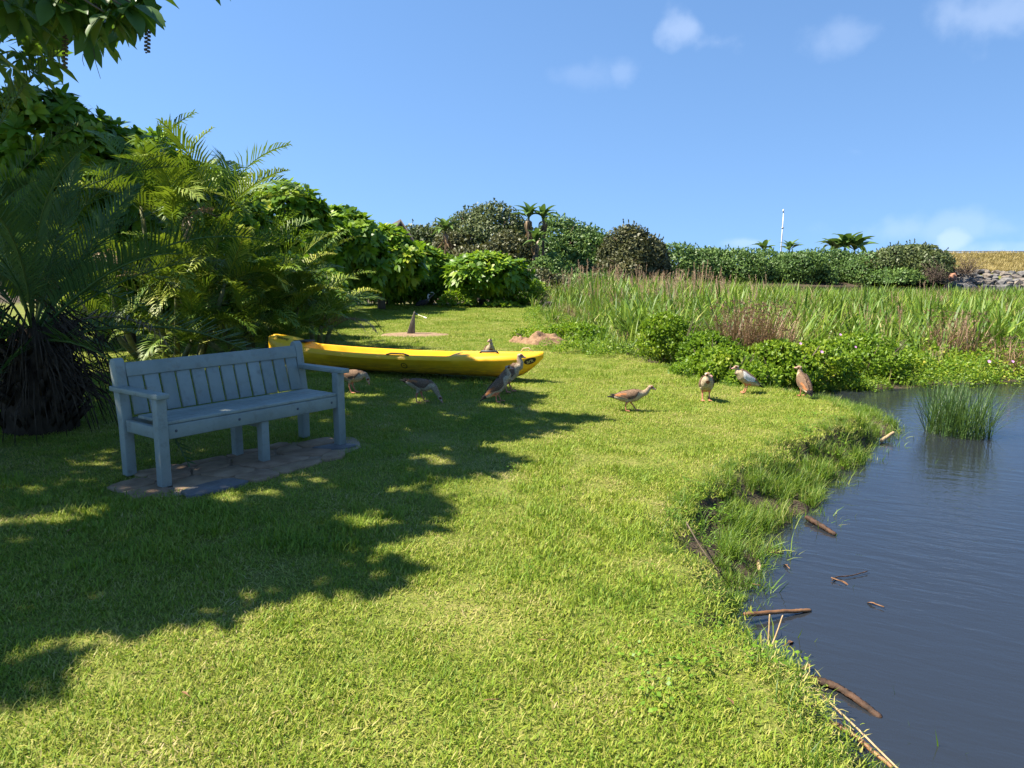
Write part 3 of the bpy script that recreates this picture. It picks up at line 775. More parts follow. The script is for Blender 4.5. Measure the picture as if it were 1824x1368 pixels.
o.location = at(1697, 494, 64.9); tag(o, 'upright reddish boulder at the left end of the grey rock bank', 'boulder')
sp_ = [blades(60, .35, .25, .6, .02, .04, (.1, .9), .7, 230 + s, 2, M['straw'], name='straw_tuft') for s in range(3)]
n = 2600; x = EMX0 + 2.0 + (62 - EMX0) * rng.random(n); t = rng.random(n); y = 67.4 + t * 9.0
z = np.interp(y, [p_[0] for p_ in prof], [p_[1] for p_ in prof])
scatter('embankment_grass', sp_, np.stack([x, y, z - .03], -1), np.stack([np.full(n, -.1), np.zeros(n), rng.random(n) * 6.28], -1), .6 + .6 * rng.random(n), rng.integers(0, 3, n),
        'dry golden grass covering the embankment slope above the rocks', 'grass')
bar = thing('road_barrier', 'long pale low wall with a dark rail along the top of the embankment', 'barrier', (EMX0, 76.6, 2.4))
b = MB(); b.box((48, 0, .10), (48, .15, .16)); b.build('wall', M['barrier'], bar)
b = MB(); b.box((48, -.02, .40), (48, .06, .05)); b.build('rail', M['rail'], bar)
b = MB(); b.box((0, 0, .30), (.08, .05, .14)); pm = b.mesh('post'); pm.materials.append(M['rail'])
for i in range(14): obj('post', pm, bar, (.6 + i * 1.6, -.02, 0))

# ================================================================== TREES AND SHRUBS
def unit(v): return v / (np.linalg.norm(v, axis=-1, keepdims=True) + 1e-9)
def add_leaves(b, P, D, Nn, L, W, droop, rnd, fold=.12):
    """broad leaves: base P, direction D, face normal Nn; six points each"""
    S = unit(np.cross(D, Nn)); Nn = unit(np.cross(S, D))
    V = []
    for t, s in ((0, 0), (.32, -.46), (.32, .46), (.70, -.42), (.70, .42), (1.0, 0)):
        q = P + D * (L * t)[:, None] + S * (W * s)[:, None] + Nn * (np.abs(s) * W * fold * 2)[:, None]
        q = q - np.array([0, 0, 1.0]) * (droop * L * t * t)[:, None]
        V.append(q)
    b.bulk(np.stack(V, 1), [(0, 2, 1), (1, 2, 4, 3), (3, 4, 5)], rnd)
def add_small(b, P, D, S, L, W, rnd):
    V = np.stack([P, P + D * (L * .45)[:, None] - S * (W * .5)[:, None], P + D * (L * .45)[:, None] + S * (W * .5)[:, None], P + D * L[:, None]], 1)
    b.bulk(V, [(0, 2, 3, 1)], rnd)
def sphere_dirs(g, n):
    v = g.normal(size=(n, 3)); return unit(v)
def rosettes(b, g, P, A, k, L, W, droop=.25, spread=(.7, 1.35), rnd0=None):
    """whorls of broad leaves at P around the axes A"""
    n = len(P)
    ref = np.where(np.abs(A[:, 2:3]) < .9, np.array([[0, 0, 1.0]]), np.array([[1.0, 0, 0]]))
    U = unit(np.cross(A, ref)); Vv = np.cross(A, U)
    ph = g.random(n) * 6.28
    rr = g.random(n) if rnd0 is None else rnd0
    for i in range(k):
        a = ph + 2 * np.pi * i / k + (g.random(n) - .5) * .6
        sp = spread[0] + (spread[1] - spread[0]) * g.random(n)
        out = U * np.cos(a)[:, None] + Vv * np.sin(a)[:, None]
        D = unit(A * np.cos(sp)[:, None] + out * np.sin(sp)[:, None])
        Nn = unit(A * np.sin(sp)[:, None] - out * np.cos(sp)[:, None])
        add_leaves(b, P + D * .02, D, Nn, L * (.7 + .5 * g.random(n)), W * (.75 + .5 * g.random(n)), droop * (.4 + g.random(n)), np.clip(rr + (g.random(n) - .5) * .35, 0, 1))
def crown_blobs(g, rx, ry, rz, cz, nsub, sub=.42):
    """overlapping lumps that make an uneven crown"""
    out = [((0, 0, cz), (rx * .64, ry * .64, rz * .72))]
    for i in range(nsub):
        d = sphere_dirs(g, 1)[0]; d[2] = abs(d[2]) * 1.1 - .35
        s = sub * (.55 + .75 * g.random()); q = 1.02 - s
        out.append(((d[0] * rx * q, d[1] * ry * q, cz + d[2] * rz * q), (rx * s, ry * s, rz * s)))
    return out
def crown_points(g, blobs, n, rlo=.72, rhi=1.04, front=None):
    w = np.array([r[0] * r[1] + r[0] * r[2] + r[1] * r[2] for _, r in blobs]); w /= w.sum()
    pick = g.choice(len(blobs), n, p=w)
    c = np.array([bb[0] for bb in blobs])[pick]; r = np.array([bb[1] for bb in blobs])[pick]
    d = sphere_dirs(g, n)
    f = rlo + (rhi - rlo) * g.random(n) ** .6
    P = c + d * r * f[:, None]
    keep = np.ones(n, bool)
    for cc, rr in blobs:
        q = (P - np.array(cc)) / np.array(rr)
        keep &= (q ** 2).sum(1) > .42
    keep &= P[:, 2] > .05
    return P[keep], unit(d / r)[keep]
def trunk_mesh(g, H, r0, spread, nl=5, mat='bark'):
    b = MB(); b.smooth = True
    top = np.array([g.normal() * .1, g.normal() * .1, H * .55])
    b.tube([(0, 0, -.15), (0.02, 0, H * .2), top], [r0 * 1.25, r0, r0 * .75], 8)
    for i in range(nl):
        a = 6.28 * i / nl + g.random(); e = np.array([math.cos(a) * spread, math.sin(a) * spread, H * (.75 + .25 * g.random())])
        b.tube([top * .85, (top + e) / 2 + [0, 0, .1], e], [r0 * .6, r0 * .4, r0 * .12], 6)
    me = b.mesh('trunk'); me.materials.append(M[mat]); return me
def broad_tree(name, label, loc, rx, ry, H, low, nros, L=.30, W=.115, seed=0, k=8, mat='bigleaf', group=None, cat='tree', inner=500, upb=.45):
    g = np.random.default_rng(seed)
    t = thing(name, label, cat, loc, 0, group)
    rz = (H - low) / 2
    bl = crown_blobs(g, rx, ry, rz, low + rz, 11)
    P, Nn = crown_points(g, bl, nros)
    b = MB()
    A = unit(Nn + np.array([0, 0, upb]) + g.normal(size=P.shape) * .25)
    rosettes(b, g, P, A, k, np.full(len(P), L), np.full(len(P), W))
    # loose inner leaves that close the crown
    Pi, Ni = crown_points(g, bl, inner, .3, .8)
    if len(Pi): add_leaves(b, Pi, sphere_dirs(g, len(Pi)), sphere_dirs(g, len(Pi)), np.full(len(Pi), L * 1.2), np.full(len(Pi), W * 1.6), np.full(len(Pi), .2), g.random(len(Pi)) * .4)
    b.build('crown', M[mat], t)
    obj('trunk', trunk_mesh(g, H * .8, .05 + .025 * H, rx * .5), t)
    return t
def fine_tree_mesh(seed, rx, ry, H, low, n, s, mat, nsub=16):
    g = np.random.default_rng(seed)
    rz = (H - low) / 2
    bl = crown_blobs(g, rx, ry, rz, low + rz, nsub, .44)
    P, Nn = crown_points(g, bl, n, .78, 1.05)
    m_ = len(P)
    # gather the leaves in small sprays
    T1 = unit(np.cross(Nn, g.normal(size=P.shape))); D = unit(T1 + Nn * .45 + np.array([0, 0, .15])); S = unit(np.cross(D, Nn + g.normal(size=P.shape) * .35))
    b = MB(); cl = vnoise(P[:, 0] * 1.0 + P[:, 2] * .7, P[:, 1] + P[:, 2] * .4, 1.3 / max(.6, rx * .3), seed % 50)
    add_small(b, P, D, S, s * (.6 + .8 * g.random(m_)), s * (.45 + .4 * g.random(m_)), np.clip(.2 + .6 * cl + (g.random(m_) - .5) * .5, 0, 1))
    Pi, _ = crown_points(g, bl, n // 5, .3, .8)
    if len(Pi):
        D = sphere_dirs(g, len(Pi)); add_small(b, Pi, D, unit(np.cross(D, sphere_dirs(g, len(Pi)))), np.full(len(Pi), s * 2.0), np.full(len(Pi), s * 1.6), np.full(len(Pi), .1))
    # twigs poking out of the outline
    k = max(8, n // 130)
    Pt, Nt = crown_points(g, bl, k * 3, 1.0, 1.12); Pt, Nt = Pt[:k], Nt[:k]
    for j in range(6):
        D = unit(Nt + np.array([0, 0, .7]) + g.normal(size=Nt.shape) * .5)
        add_small(b, Pt + Nt * (s * .22 * j), D, unit(np.cross(D, g.normal(size=Nt.shape))), s * (.6 + .5 * g.random(len(Pt))), s * (.35 + .3 * g.random(len(Pt))), g.random(len(Pt)))
    me = b.mesh('crown'); me.materials.append(M[mat]); return me
def fine_tree(name, label, loc, rx, ry, H, low, n, s, mat, seed, group=None, cat='tree', rz=0.0):
    t = thing(name, label, cat, loc, rz, group)
    obj('crown', fine_tree_mesh(seed, rx, ry, H, low, n, s, mat), t)
    obj('trunk', trunk_mesh(np.random.default_rng(seed), H * .8, .05 + .025 * H, rx * .5), t)
    return t

# ---- broad-leaved hedge trees, falling away from the near left to the end of the lawn
def px_tree(px, ptop, Y, pw, low, **kw):
    """tree whose crown is pw px wide, with its top at ptop"""
    q = at(px, ptop, Y); H = q.z - .12
    return dict(loc=(q.x, Y, 0), rx=pw / 2 * Y / F, ry=pw / 2 * Y / F * .85, H=H, low=low, **kw)
HG = 'broad-leaved trees along the left side of the lawn'
for i, (px, pt, Y, pw, low, nr, lab) in enumerate([
        (40, 105, 15.5, 310, .3, 700, 'tall broad-leaved tree at the left edge of the picture behind the dark palm'),
        (150, 140, 16.5, 260, .3, 640, 'shaded broad-leaved tree behind the left part of the sunlit palm clump'),
        (285, 200, 18.5, 230, .3, 560, 'broad-leaved tree rising above the top of the sunlit palms'),
        (380, 250, 20.5, 200, .3, 520, 'broad-leaved tree peeking over the right shoulder of the tallest palm'),
        (500, 302, 22.5, 190, .2, 560, 'broad-leaved tree on the slope of the hedge right of the palms, left of two'),
        (595, 338, 25.0, 180, .2, 600, 'broad-leaved tree sloping down toward the thatched gable'),
        (675, 388, 27.5, 170, .2, 620, 'rounded broad-leaved tree just below the thatched gable'),
        (748, 418, 30.5, 130, .1, 460, 'lowest broad-leaved tree of the sloping hedge, right of the thatched gable')]):
    d = px_tree(px, pt, Y, pw, low)
    broad_tree('broad_leaved_tree', lab, d['loc'], d['rx'], d['ry'], d['H'], low, int(nr * 1.25), L=.30 + .002 * Y, W=.12 + .0008 * Y, seed=300 + i, group=HG, inner=900)
for i, (px, pt, Y, pw, nr, lab) in enumerate([
        (615, 440, 30.2, 130, 360, 'broad-leaved shrub at the left end of the hedge behind the lawn'),
        (690, 424, 30.0, 170, 520, 'wide sunlit shrub behind the lawn left of the standing dark bird'),
        (765, 450, 30.6, 90, 240, 'narrow dark shrub in the gap directly behind the standing dark bird'),
        (858, 432, 30.0, 185, 620, 'large rounded shrub with glossy leaf whorls at the right end of the hedge')]):
    d = px_tree(px, pt, Y, pw, 0)
    broad_tree('broad_leaved_shrub', lab, d['loc'], d['rx'], d['ry'], d['H'], -.1, int(nr * 1.2), L=.33, W=.125, seed=340 + i, group='shrubs at the far end of the lawn', cat='shrub', inner=700, upb=.6)
for i, (px, pt, Y, pw, nr, lab) in enumerate([
        (215, 395, 15.8, 230, 420, 'shaded shrub behind the lower left of the palm clump'),
        (360, 400, 16.2, 230, 420, 'shaded shrub behind the middle of the palm clump'),
        (490, 430, 16.8, 210, 420, 'shaded shrub behind the right side of the palm clump'),
        (565, 462, 19.5, 120, 300, 'small shrub peeking out right of the palm clump')]):
    d = px_tree(px, pt, Y, pw, 0)
    broad_tree('shaded_shrub', lab, d['loc'], d['rx'], d['ry'] * .7, d['H'], -.1, nr, L=.24, W=.10, seed=380 + i, group='shaded shrubs behind the palms', cat='shrub', inner=900, upb=.4)
# creepers up the front of the shrubs
for i, (px, pt, pw, lab) in enumerate([(812, 515, 62, 'pale green small-leaved creeper mound at the foot of the right-hand shrub'), (893, 535, 60, 'low strappy weeds at the right foot of the large rounded shrub')]):
    q = at(px, pt, 28.8)
    t = thing('creeper_mound', lab, 'creeper', (q.x, 28.8, 0))
    me_ = leafclump(360 + i, 900 if i == 0 else 300, pw / 2 * 28.8 / F, q.z, .13, M['vine'], 'foliage'); obj('foliage', me_, t)

# ---- far trees beyond the reeds
FG = 'trees beyond the reed bed'
for i, (px, pt, Y, pw, mat, n, lab) in enumerate([
        (775, 374, 60, 105, 'treeA', 3600, 'small grey-green tree between the thatched gable and the tall dome tree'),
        (868, 346, 56, 150, 'treeA', 7000, 'tallest domed olive tree in the middle of the far trees'),
        (815, 392, 54, 90, 'treeC', 3000, 'brownish tree left of and below the tall dome tree'),
        (905, 400, 50, 105, 'treeC', 3800, 'low brownish tree in front of the tall dome tree'),
        (1000, 372, 56, 130, 'treeB', 5600, 'green bushy tree right of the dry-skirted wild bananas'),
        (1060, 405, 55, 110, 'treeB', 4400, 'green bushy tree left of the dark brown-topped tree'),
        (738, 388, 59, 100, 'treeA', 2600, 'grey-green tree just right of the thatched gable'),
        (930, 388, 58, 100, 'treeA', 3000, 'olive tree filling the gap behind the dry-skirted wild bananas'),
        (1040, 384, 58, 105, 'treeB', 3200, 'green tree in the middle of the far bushy group'),
        (1092, 408, 57, 90, 'treeB', 2600, 'green tree touching the left side of the dark brown-topped tree'),
        (1163, 412, 58, 70, 'treeC', 2400, 'brown-green lower shoulder right of the dark brown-topped tree'),
        (845, 425, 50, 120, 'treeC', 3000, 'dim brown-green tree between the hedge top and the tall dome tree'),
        (905, 462, 41, 120, 'treeB', 3000, 'low dark bush filling the gap behind the right end of the hedge'),
        (965, 468, 40, 110, 'treeC', 3000, 'low brownish bush behind the left end of the reed bed'),
        (1040, 474, 46, 120, 'treeB', 3000, 'low green bush just above the reed plumes'),
        (980, 440, 49, 95, 'treeB', 3200, 'low green tree below the dry-skirted wild bananas'),
        (1125, 388, 54, 104, 'treeC', 4800, 'dark brown-green tree standing alone at the left end of the long green belt'),
        (1110, 440, 53, 100, 'treeC', 3400, 'dark lower tree at the foot of the brown-topped tree')]):
    d = px_tree(px, pt, Y, pw, 0)
    fine_tree('far_tree', lab, d['loc'], d['rx'] * 1.22, d['ry'], d['H'], -1.2, int(n * 3.2), .0037 * Y, mat, 400 + i, FG)
BG = 'bushes of the long green belt beyond the reeds'
proto = [fine_tree_mesh(430 + s, 4.4, 3.0, 4.2, -1.8, 16000, .25, 'treeB', 26) for s in range(3)]
tr_me = trunk_mesh(np.random.default_rng(9), 3.0, .12, 1.6)
for i, (px, pt, s) in enumerate([(1205, 424, 1), (1262, 430, .92), (1318, 434, .88), (1372, 436, .86), (1425, 436, .9), (1480, 436, .9), (1535, 440, .85)]):
    Y = 70 + (i % 2) * 1.5
    q = at(px, pt, Y)
    lab = ['first green bush of the long belt, beside the dark brown-topped tree', 'second green bush of the long belt from the left', 'third green bush of the long belt, left of the white mast',
           'green bush of the long belt just left of the white mast foot', 'green bush of the long belt just right of the white mast foot', 'green bush of the long belt below the row of palm heads', 'last green bush of the long belt, beside the brown dome'][i]
    t = thing('belt_bush', lab, 'bush', (q.x, Y, -.2), i * 1.3, BG)
    t.scale = (s * .95, s * .95, (q.z + .2) / 4.25)
    obj('crown', proto[i % 3], t); obj('trunk', tr_me, t)
for i, (px, pt, Y, pw, mat, n, lab) in enumerate([(1628, 420, 68, 150, 'treeA', 6500, 'broad olive dome tree at the right end of the far belt'), (1580, 434, 69, 110, 'treeC', 3600, 'brownish tree at the left shoulder of the olive dome'), (1600, 470, 66, 120, 'treeB', 3200, 'low bright green bush at the foot of the olive dome')]):
    d = px_tree(px, pt, Y, pw, 0)
    fine_tree('dome_tree', lab, d['loc'], d['rx'], d['ry'], d['H'], -1.6, int(n * 2.8), .24, mat, 450 + i, FG)
# dry leafless brush at the rocks
def dry_brush(px, py, Y, r, n, lab, seed):
    g = np.random.default_rng(seed); q = at(px, py, Y); t = thing('dry_brush', lab, 'bush', (q.x, Y, q.z))
    b = MB()
    for i in range(n):
        d = sphere_dirs(g, 1)[0]; d[2] = abs(d[2]); L = r * (.5 + .6 * g.random()); e = d * L
        b.tube([(0, 0, -.05), e * .55 + g.normal(size=3) * .12, e + g.normal(size=3) * .2], [.022, .016, .01], 3, g.random())
        for j in range(3):
            m0 = e * (.45 + .5 * g.random()); b.tube([m0, m0 + g.normal(size=3) * .3], [.012, .008], 3, g.random())
    b.build('twigs', M['root'], t)
dry_brush(1722, 486, 65.8, 1.6, 70, 'leafless brown brush sprawling over the top of the rocks', 5)
dry_brush(1665, 500, 64.5, 1.5, 80, 'grey-brown brush under the right side of the olive dome', 6)

# ---- wild bananas and palm heads among the far trees
def paddle(seed, mat, droop):
    g = np.random.default_rng(seed); b = MB(); n = 8; V = []
    L = 1.7; w = [.04, .06, .22, .27, .26, .22, .14, .02]
    for i in range(n):
        t = i / (n - 1); x = L * t * (1 - .25 * droop * t); z = L * (.25 * t - droop * t * t * .8)
        for s in (-1, 0, 1): V.append((x, s * w[i] + .02 * g.normal() * (s != 0), z + abs(s) * .5 * w[i]))
    b.add(V, [(i * 3 + j, i * 3 + j + 1, (i + 1) * 3 + j + 1, (i + 1) * 3 + j) for i in range(n - 1) for j in (0, 1)], .5)
    me = b.mesh('leaf'); me.materials.append(mat); return me
pad_g = [paddle(1, M['treeB'], .5), paddle(2, M['treeB'], .9)]; pad_d = [paddle(3, M['deadfrond'], 2.3), paddle(4, M['deadfrond'], 2.8)]
b = MB(); b.tube([(0, 0, -3.5), (0, 0, -1.2), (0, 0, 0)], [.10, .09, .07], 8); stem_me = b.mesh('stem'); stem_me.materials.append(M['bark'])
def wild_banana(px, pt, Y, s, lab, seed, dead=5, green=13, group='wild bananas among the far trees'):
    g = random.Random(seed); q = at(px, pt, Y); top = q.z - 1.0 * s
    t = thing('wild_banana', lab, 'palm', (q.x, Y, 0), 0, group)
    st = obj('stem', stem_me, t, (0, 0, top)); st.scale = (s, s, top / 3.4)
    for i in range(green):
        o = obj('leaf', pad_g[i % 2], t, (0, 0, top), (g.uniform(-.3, .3), -g.uniform(.3, 1.2), 6.28 * i / green + g.uniform(-.2, .2))); o.scale = (s * g.uniform(.8, 1.1),) * 3
    for i in range(dead):
        o = obj('dead_leaf', pad_d[i % 2], t, (0, 0, top - .1), (g.uniform(-.3, .3), g.uniform(.3, .8), g.uniform(0, 6.28))); o.scale = (s * g.uniform(.45, .85), s * g.uniform(.35, .6), s * g.uniform(.45, .8))
for i, (px, pt, Y, s, lab) in enumerate([(942, 366, 53, .85, 'wild banana with hanging dry leaves right of the tall dome tree'), (968, 366, 53, .9, 'second dry-skirted wild banana, against the green bushy tree'),
                                         (955, 412, 49, .7, 'lower wild banana below the two dry-skirted ones'), (793, 392, 52, .75, 'wild banana with a brown skirt left of the tall dome tree')]):
    wild_banana(px, pt, Y, s, lab, i, dead=8)
for i, (px, pt, s, lab) in enumerate([(1490, 418, 1.45, 'left palm head of the group above the far belt'), (1507, 412, 1.6, 'tallest palm head of the group above the far belt'), (1524, 420, 1.4, 'right palm head of the group above the far belt'),
                                      (1362, 427, 1.0, 'small lone palm head left of the white mast'), (1407, 430, .9, 'small palm head just right of the white mast')]):
    wild_banana(px, pt, 76, s, lab, 20 + i, dead=2, green=11, group='palm heads above the far belt')
# white mast
q = at(1395, 378, 82)
t = thing('mast', 'thin white mast rising behind the far green belt', 'mast', (q.x, 82, -.2))
b = MB(); b.tube([(0, 0, 0), (0, 0, 4), (.05, 0, q.z + .2)], [.075, .07, .045], 8); po_ = b.build('pole', M['mast'], t)
b = MB(); b.tube([(0, 0, q.z + .2), (0.03, 0, q.z + .5)], [.08, .08], 8); b.build('lamp_head', M['mast'], po_)
b = MB(); b.box((0.03, 0, q.z - 1.4), (.09, .09, .08)); b.build('bracket', M['barrier'], po_)
# thatched gable behind the hedge
q = at(713, 378, 44)
t = thing('thatched_house', 'thatched gable peeking over the hedge in front of the far trees', 'house', (q.x, 44, 0), R(14))
H = q.z - .38; b = MB()
b.add([(0, -.1, H), (1.7, -.1, H - 2.6), (1.7, 6, H - 2.6), (0, 6, H), (-1.7, -.1, H - 2.6), (-1.7, 6, H - 2.6), (0, -.1, H - .22), (1.55, -.1, H - 2.65), (-1.55, -.1, H - 2.65), (0, 6, H - .22), (1.55, 6, H - 2.65), (-1.55, 6, H - 2.65)],
      [(0, 1, 2, 3), (0, 3, 5, 4), (0, 6, 7, 1), (0, 4, 8, 6), (6, 9, 10, 7), (6, 8, 11, 9), (1, 7, 10, 2), (4, 5, 11, 8)])
b.build('roof', M['thatch'], t)
b = MB(); b.add([(-1.5, .2, -.1), (1.5, .2, -.1), (1.5, .2, H - 2.62), (0, .2, H - .3), (-1.5, .2, H - 2.62), (-1.5, 5.8, -.1), (1.5, 5.8, -.1), (1.5, 5.8, H - 2.62), (0, 5.8, H - .3), (-1.5, 5.8, H - 2.62)],
                [(0, 1, 2, 3, 4), (9, 8, 7, 6, 5), (1, 6, 7, 2), (5, 0, 4, 9)]); b.build('wall', M['wallp'], t)

# ---- palms
def frond_mesh(seed, L=1.8, n=34, lf=.42, w=.026, arch=1.0, vee=.5, droop=.5, mat='palm', stalk=.18, taper=True):
    g = np.random.default_rng(seed)
    t = np.linspace(0, 1, 12)
    ang = .15 + arch * t ** 1.4
    dx = np.sin(ang); dz = np.cos(ang)
    px = np.concatenate([[0], np.cumsum(dx[:-1])]) * L / 11; pz = np.concatenate([[0], np.cumsum(dz[:-1])]) * L / 11
    bend = (g.random() - .5) * .25
    pts = np.stack([px, bend * px ** 2 * .4, pz], -1)
    b = MB(); b.tube(pts, np.linspace(.016, .003, 12), 4, .75)
    tt = np.repeat(np.linspace(stalk, .995, n), 2); side = np.tile([-1.0, 1.0], n)
    tt = np.clip(tt + (g.random(2 * n) - .5) * .012, 0, .999)
    P = np.stack([np.interp(tt, t, pts[:, k]) for k in range(3)], -1)
    T = unit(np.stack([np.interp(tt, t, np.gradient(pts[:, k])) for k in range(3)], -1))
    Y = np.array([0, 1.0, 0]); Nn = unit(np.cross(T, np.broadcast_to(Y, T.shape))); Nn = np.where(Nn[:, 2:3] < 0, -Nn, Nn)
    S = np.broadcast_to(Y, T.shape) * side[:, None]
    fwd = 1.0 + .55 * tt
    D = unit(S * np.cos(fwd * .75)[:, None] + T * np.sin(fwd * .75)[:, None] + Nn * (vee * (.6 + .6 * g.random(2 * n)))[:, None])
    ll = lf * np.sin(np.clip(.25 + tt * .75, 0, 1) * np.pi) ** .6 * (.85 + .3 * g.random(2 * n)); ll = np.maximum(ll, lf * .25)
    Wd = unit(np.cross(D, Nn)) * (w * .5)
    dr = np.array([0, 0, -1.0])
    m1 = P + D * (ll * .5)[:, None] + dr * (droop * ll * .12)[:, None]
    e1 = P + D * ll[:, None] + dr * (droop * ll * (.45 + .3 * g.random(2 * n)))[:, None]
    V = np.stack([P - Wd * .6, P + Wd * .6, m1 - Wd, m1 + Wd, e1], 1)
    b.bulk(V, [(0, 1, 3, 2), (2, 3, 4)], np.clip(.25 + .5 * g.random(2 * n) + .25 * (g.random() - .5), 0, 1))
    me = b.mesh('frond'); me.materials.append(M[mat]); return me
FR = [frond_mesh(500 + i, L=1.75 + .2 * (i % 3), arch=.8 + .3 * (i % 4), lf=.62, w=.032, n=27, vee=.35 + .15 * (i % 3), droop=.5 + .3 * (i % 3)) for i in range(8)]
FRD = [frond_mesh(520 + i, L=1.5, arch=1.8, lf=.40, w=.026, n=30, mat='deadfrond', droop=1.2) for i in range(2)]
FRP = [frond_mesh(540 + i, L=2.1 + .25 * (i % 3), arch=.75 + .3 * (i % 4), lf=.38, w=.016, n=52, vee=.65, droop=.25, mat='datepalm') for i in range(6)]
def palm_clump(label, loc, stems, seed, name='palm_clump', fronds=FR, dead=.08, group=None, stemmat='stem', sr=.045, tilt=(.15, 1.35)):
    g = random.Random(seed); t = thing(name, label, 'palm', loc, 0, group)
    for (dx, dy, h, nf, sc1) in stems:
        if name == 'palm_clump': h = h * 1.04 + .03; sc1 *= 1.0
        b = MB(); b.smooth = True
        b.tube([(dx * .5, dy * .5, -.1), (dx * .8, dy * .8, h * .5), (dx, dy, h)], [sr * 1.2, sr, sr * .8], 7); b.build('stem', M[stemmat], t)
        for i in range(nf):
            lay = (i + .5) / nf
            ti = tilt[0] + (tilt[1] - tilt[0]) * lay ** .8 + g.uniform(-.15, .15)
            me_ = FRD[g.randrange(2)] if (g.random() < dead and lay > .6) else fronds[g.randrange(len(fronds))]
            o = obj('frond' if me_ not in FRD else 'dry_frond', me_, t, (dx, dy, h - .1 * lay), (g.uniform(-.5, .5), ti - .25, 2.4 * i + g.uniform(-.3, .3)))
            o.scale = (sc1 * g.uniform(.85, 1.1),) * 3
    return t
PG = 'sunlit palms behind the bench'
palm_clump('tall sunlit palm clump behind the left half of the bench', (-6.1, 13.6, 0), [(-.3, 0, 2.45, 11, 1.05), (.4, -.3, 2.1, 11, 1.0), (1.0, .1, 2.35, 11, 1.0), (-.9, -.3, 1.35, 9, .95), (.25, -.8, 1.0, 9, .9), (1.25, -.5, 1.2, 9, .9), (-.5, -.9, .45, 9, .85), (.8, -.9, .3, 9, .8)], 1, group=PG)
palm_clump('sunlit palm clump with drooping fronds behind the right half of the bench', (-4.65, 13.9, 0), [(-.1, 0, 1.35, 10, .95), (.45, -.3, .95, 9, .9), (-.55, -.5, .95, 9, .9), (.75, .2, .75, 9, .85), (.1, -.8, .5, 9, .8), (.6, -.8, .25, 9, .7), (-.5, -1.0, .3, 8, .75)], 2, group=PG)
palm_clump('shorter palm clump whose fronds reach over the end of the yellow canoe', (-3.75, 14.4, 0), [(0, 0, .70, 9, .85), (.3, -.5, .45, 8, .75), (-.5, .2, .95, 9, .85), (.3, .3, .4, 7, .7), (-.3, -.7, .25, 8, .65)], 3, group=PG, dead=.12)
# dark date palm in the shade at the left
t = palm_clump('dark shaded date palm with long arching fronds left of the bench', (-4.55, 7.3, 0), [(0, 0, .95, 34, 1.0)], 11, name='date_palm', fronds=FRP, dead=.12, stemmat='palmtrunk', sr=.0, tilt=(.1, 1.75))
g = np.random.default_rng(3); b = MB(); b.smooth = False
b.tube([(0, 0, -.1), (0, 0, .35), (0.03, 0, .75), (0, 0, 1.0)], [.33, .32, .28, .2], 14)
for i in range(150):   # stubs of old leaf bases
    a = g.random() * 6.28; z = .05 + .9 * g.random(); r = .29 if z < .6 else .25
    p0 = np.array([r * math.cos(a), r * math.sin(a), z]); p1 = p0 + np.array([.14 * math.cos(a), .14 * math.sin(a), .10 + .1 * g.random()])
    b.tube([p0, p1], [.035, .015], 4)
b.build('trunk', M['palmtrunk'], t)
b = MB()
for i in range(240):  # shaggy hanging fibres and dead leaflets around the trunk
    a = g.random() * 6.28; r = .34 + .4 * g.random(); z = .25 + .75 * g.random()
    p0 = np.array([.25 * math.cos(a), .25 * math.sin(a), z + .25]); p1 = np.array([r * math.cos(a), r * math.sin(a), z]); p2 = p1 + np.array([.1 * math.cos(a), .1 * math.sin(a), -.35 * g.random() - .1])
    b.tube([p0, p1, p2], [.008, .007, .003], 3, g.random())
b.build('dead_fibres', M['palmtrunk'], t)
palm_clump('second dark date palm at the left edge of the picture', (-6.1, 8.6, 0), [(0, 0, 1.35, 26, 1.05)], 12, name='date_palm', fronds=FRP, dead=.1, stemmat='palmtrunk', sr=.2, tilt=(.1, 1.5))

# ---- vine-covered bushes and rush clumps at the lawn's right edge
def vine_bush(name, px, pt, Y, pw, n, lab, seed, mat='vine', s=.075, cat='bush', group='vine-covered bushes at the edge of the reeds'):
    g = np.random.default_rng(seed); q = at(px, pt, Y); zb = gz(q.x, Y)
    t = thing(name, lab, cat, (q.x, Y, zb - .03), 0, group); H = q.z - zb; r = pw / 2 * Y / F * 1.15; n = int(n * 2.1); s = s * .8
    bl = crown_blobs(g, r, r * .9, H * .55, H * .45, 12, .40)
    P, Nn = crown_points(g, bl, n, .7, 1.08); m_ = len(P)
    b = MB()
    for j in range(3):   # three leaflets to each leaf
        D = unit(Nn * .6 + g.normal(size=P.shape) * .8 + np.array([0, 0, .15])); S = unit(np.cross(D, Nn + g.normal(size=P.shape) * .4))
        add_small(b, P, D, S, s * (.6 + .7 * g.random(m_)), s * (.45 + .35 * g.random(m_)), np.clip(.1 + .55 * vnoise(P[:, 0] + P[:, 2], P[:, 1] - P[:, 2], 3.0, seed % 40) + .5 * (g.random(m_)) - .05, 0, 1))
    b.build('foliage', M[mat], t)
    b = MB()
    for j in range(16):
        a = g.random() * 6.28; e = np.array([math.cos(a) * r * .8, math.sin(a) * r * .8, H * (.3 + .6 * g.random())])
        b.tube([(e[0] * .3, e[1] * .3, -.05), e * [.7, .7, .6], e], [.012, .009, .004], 4)
    b.build('stems', M['root'], t)
    return t
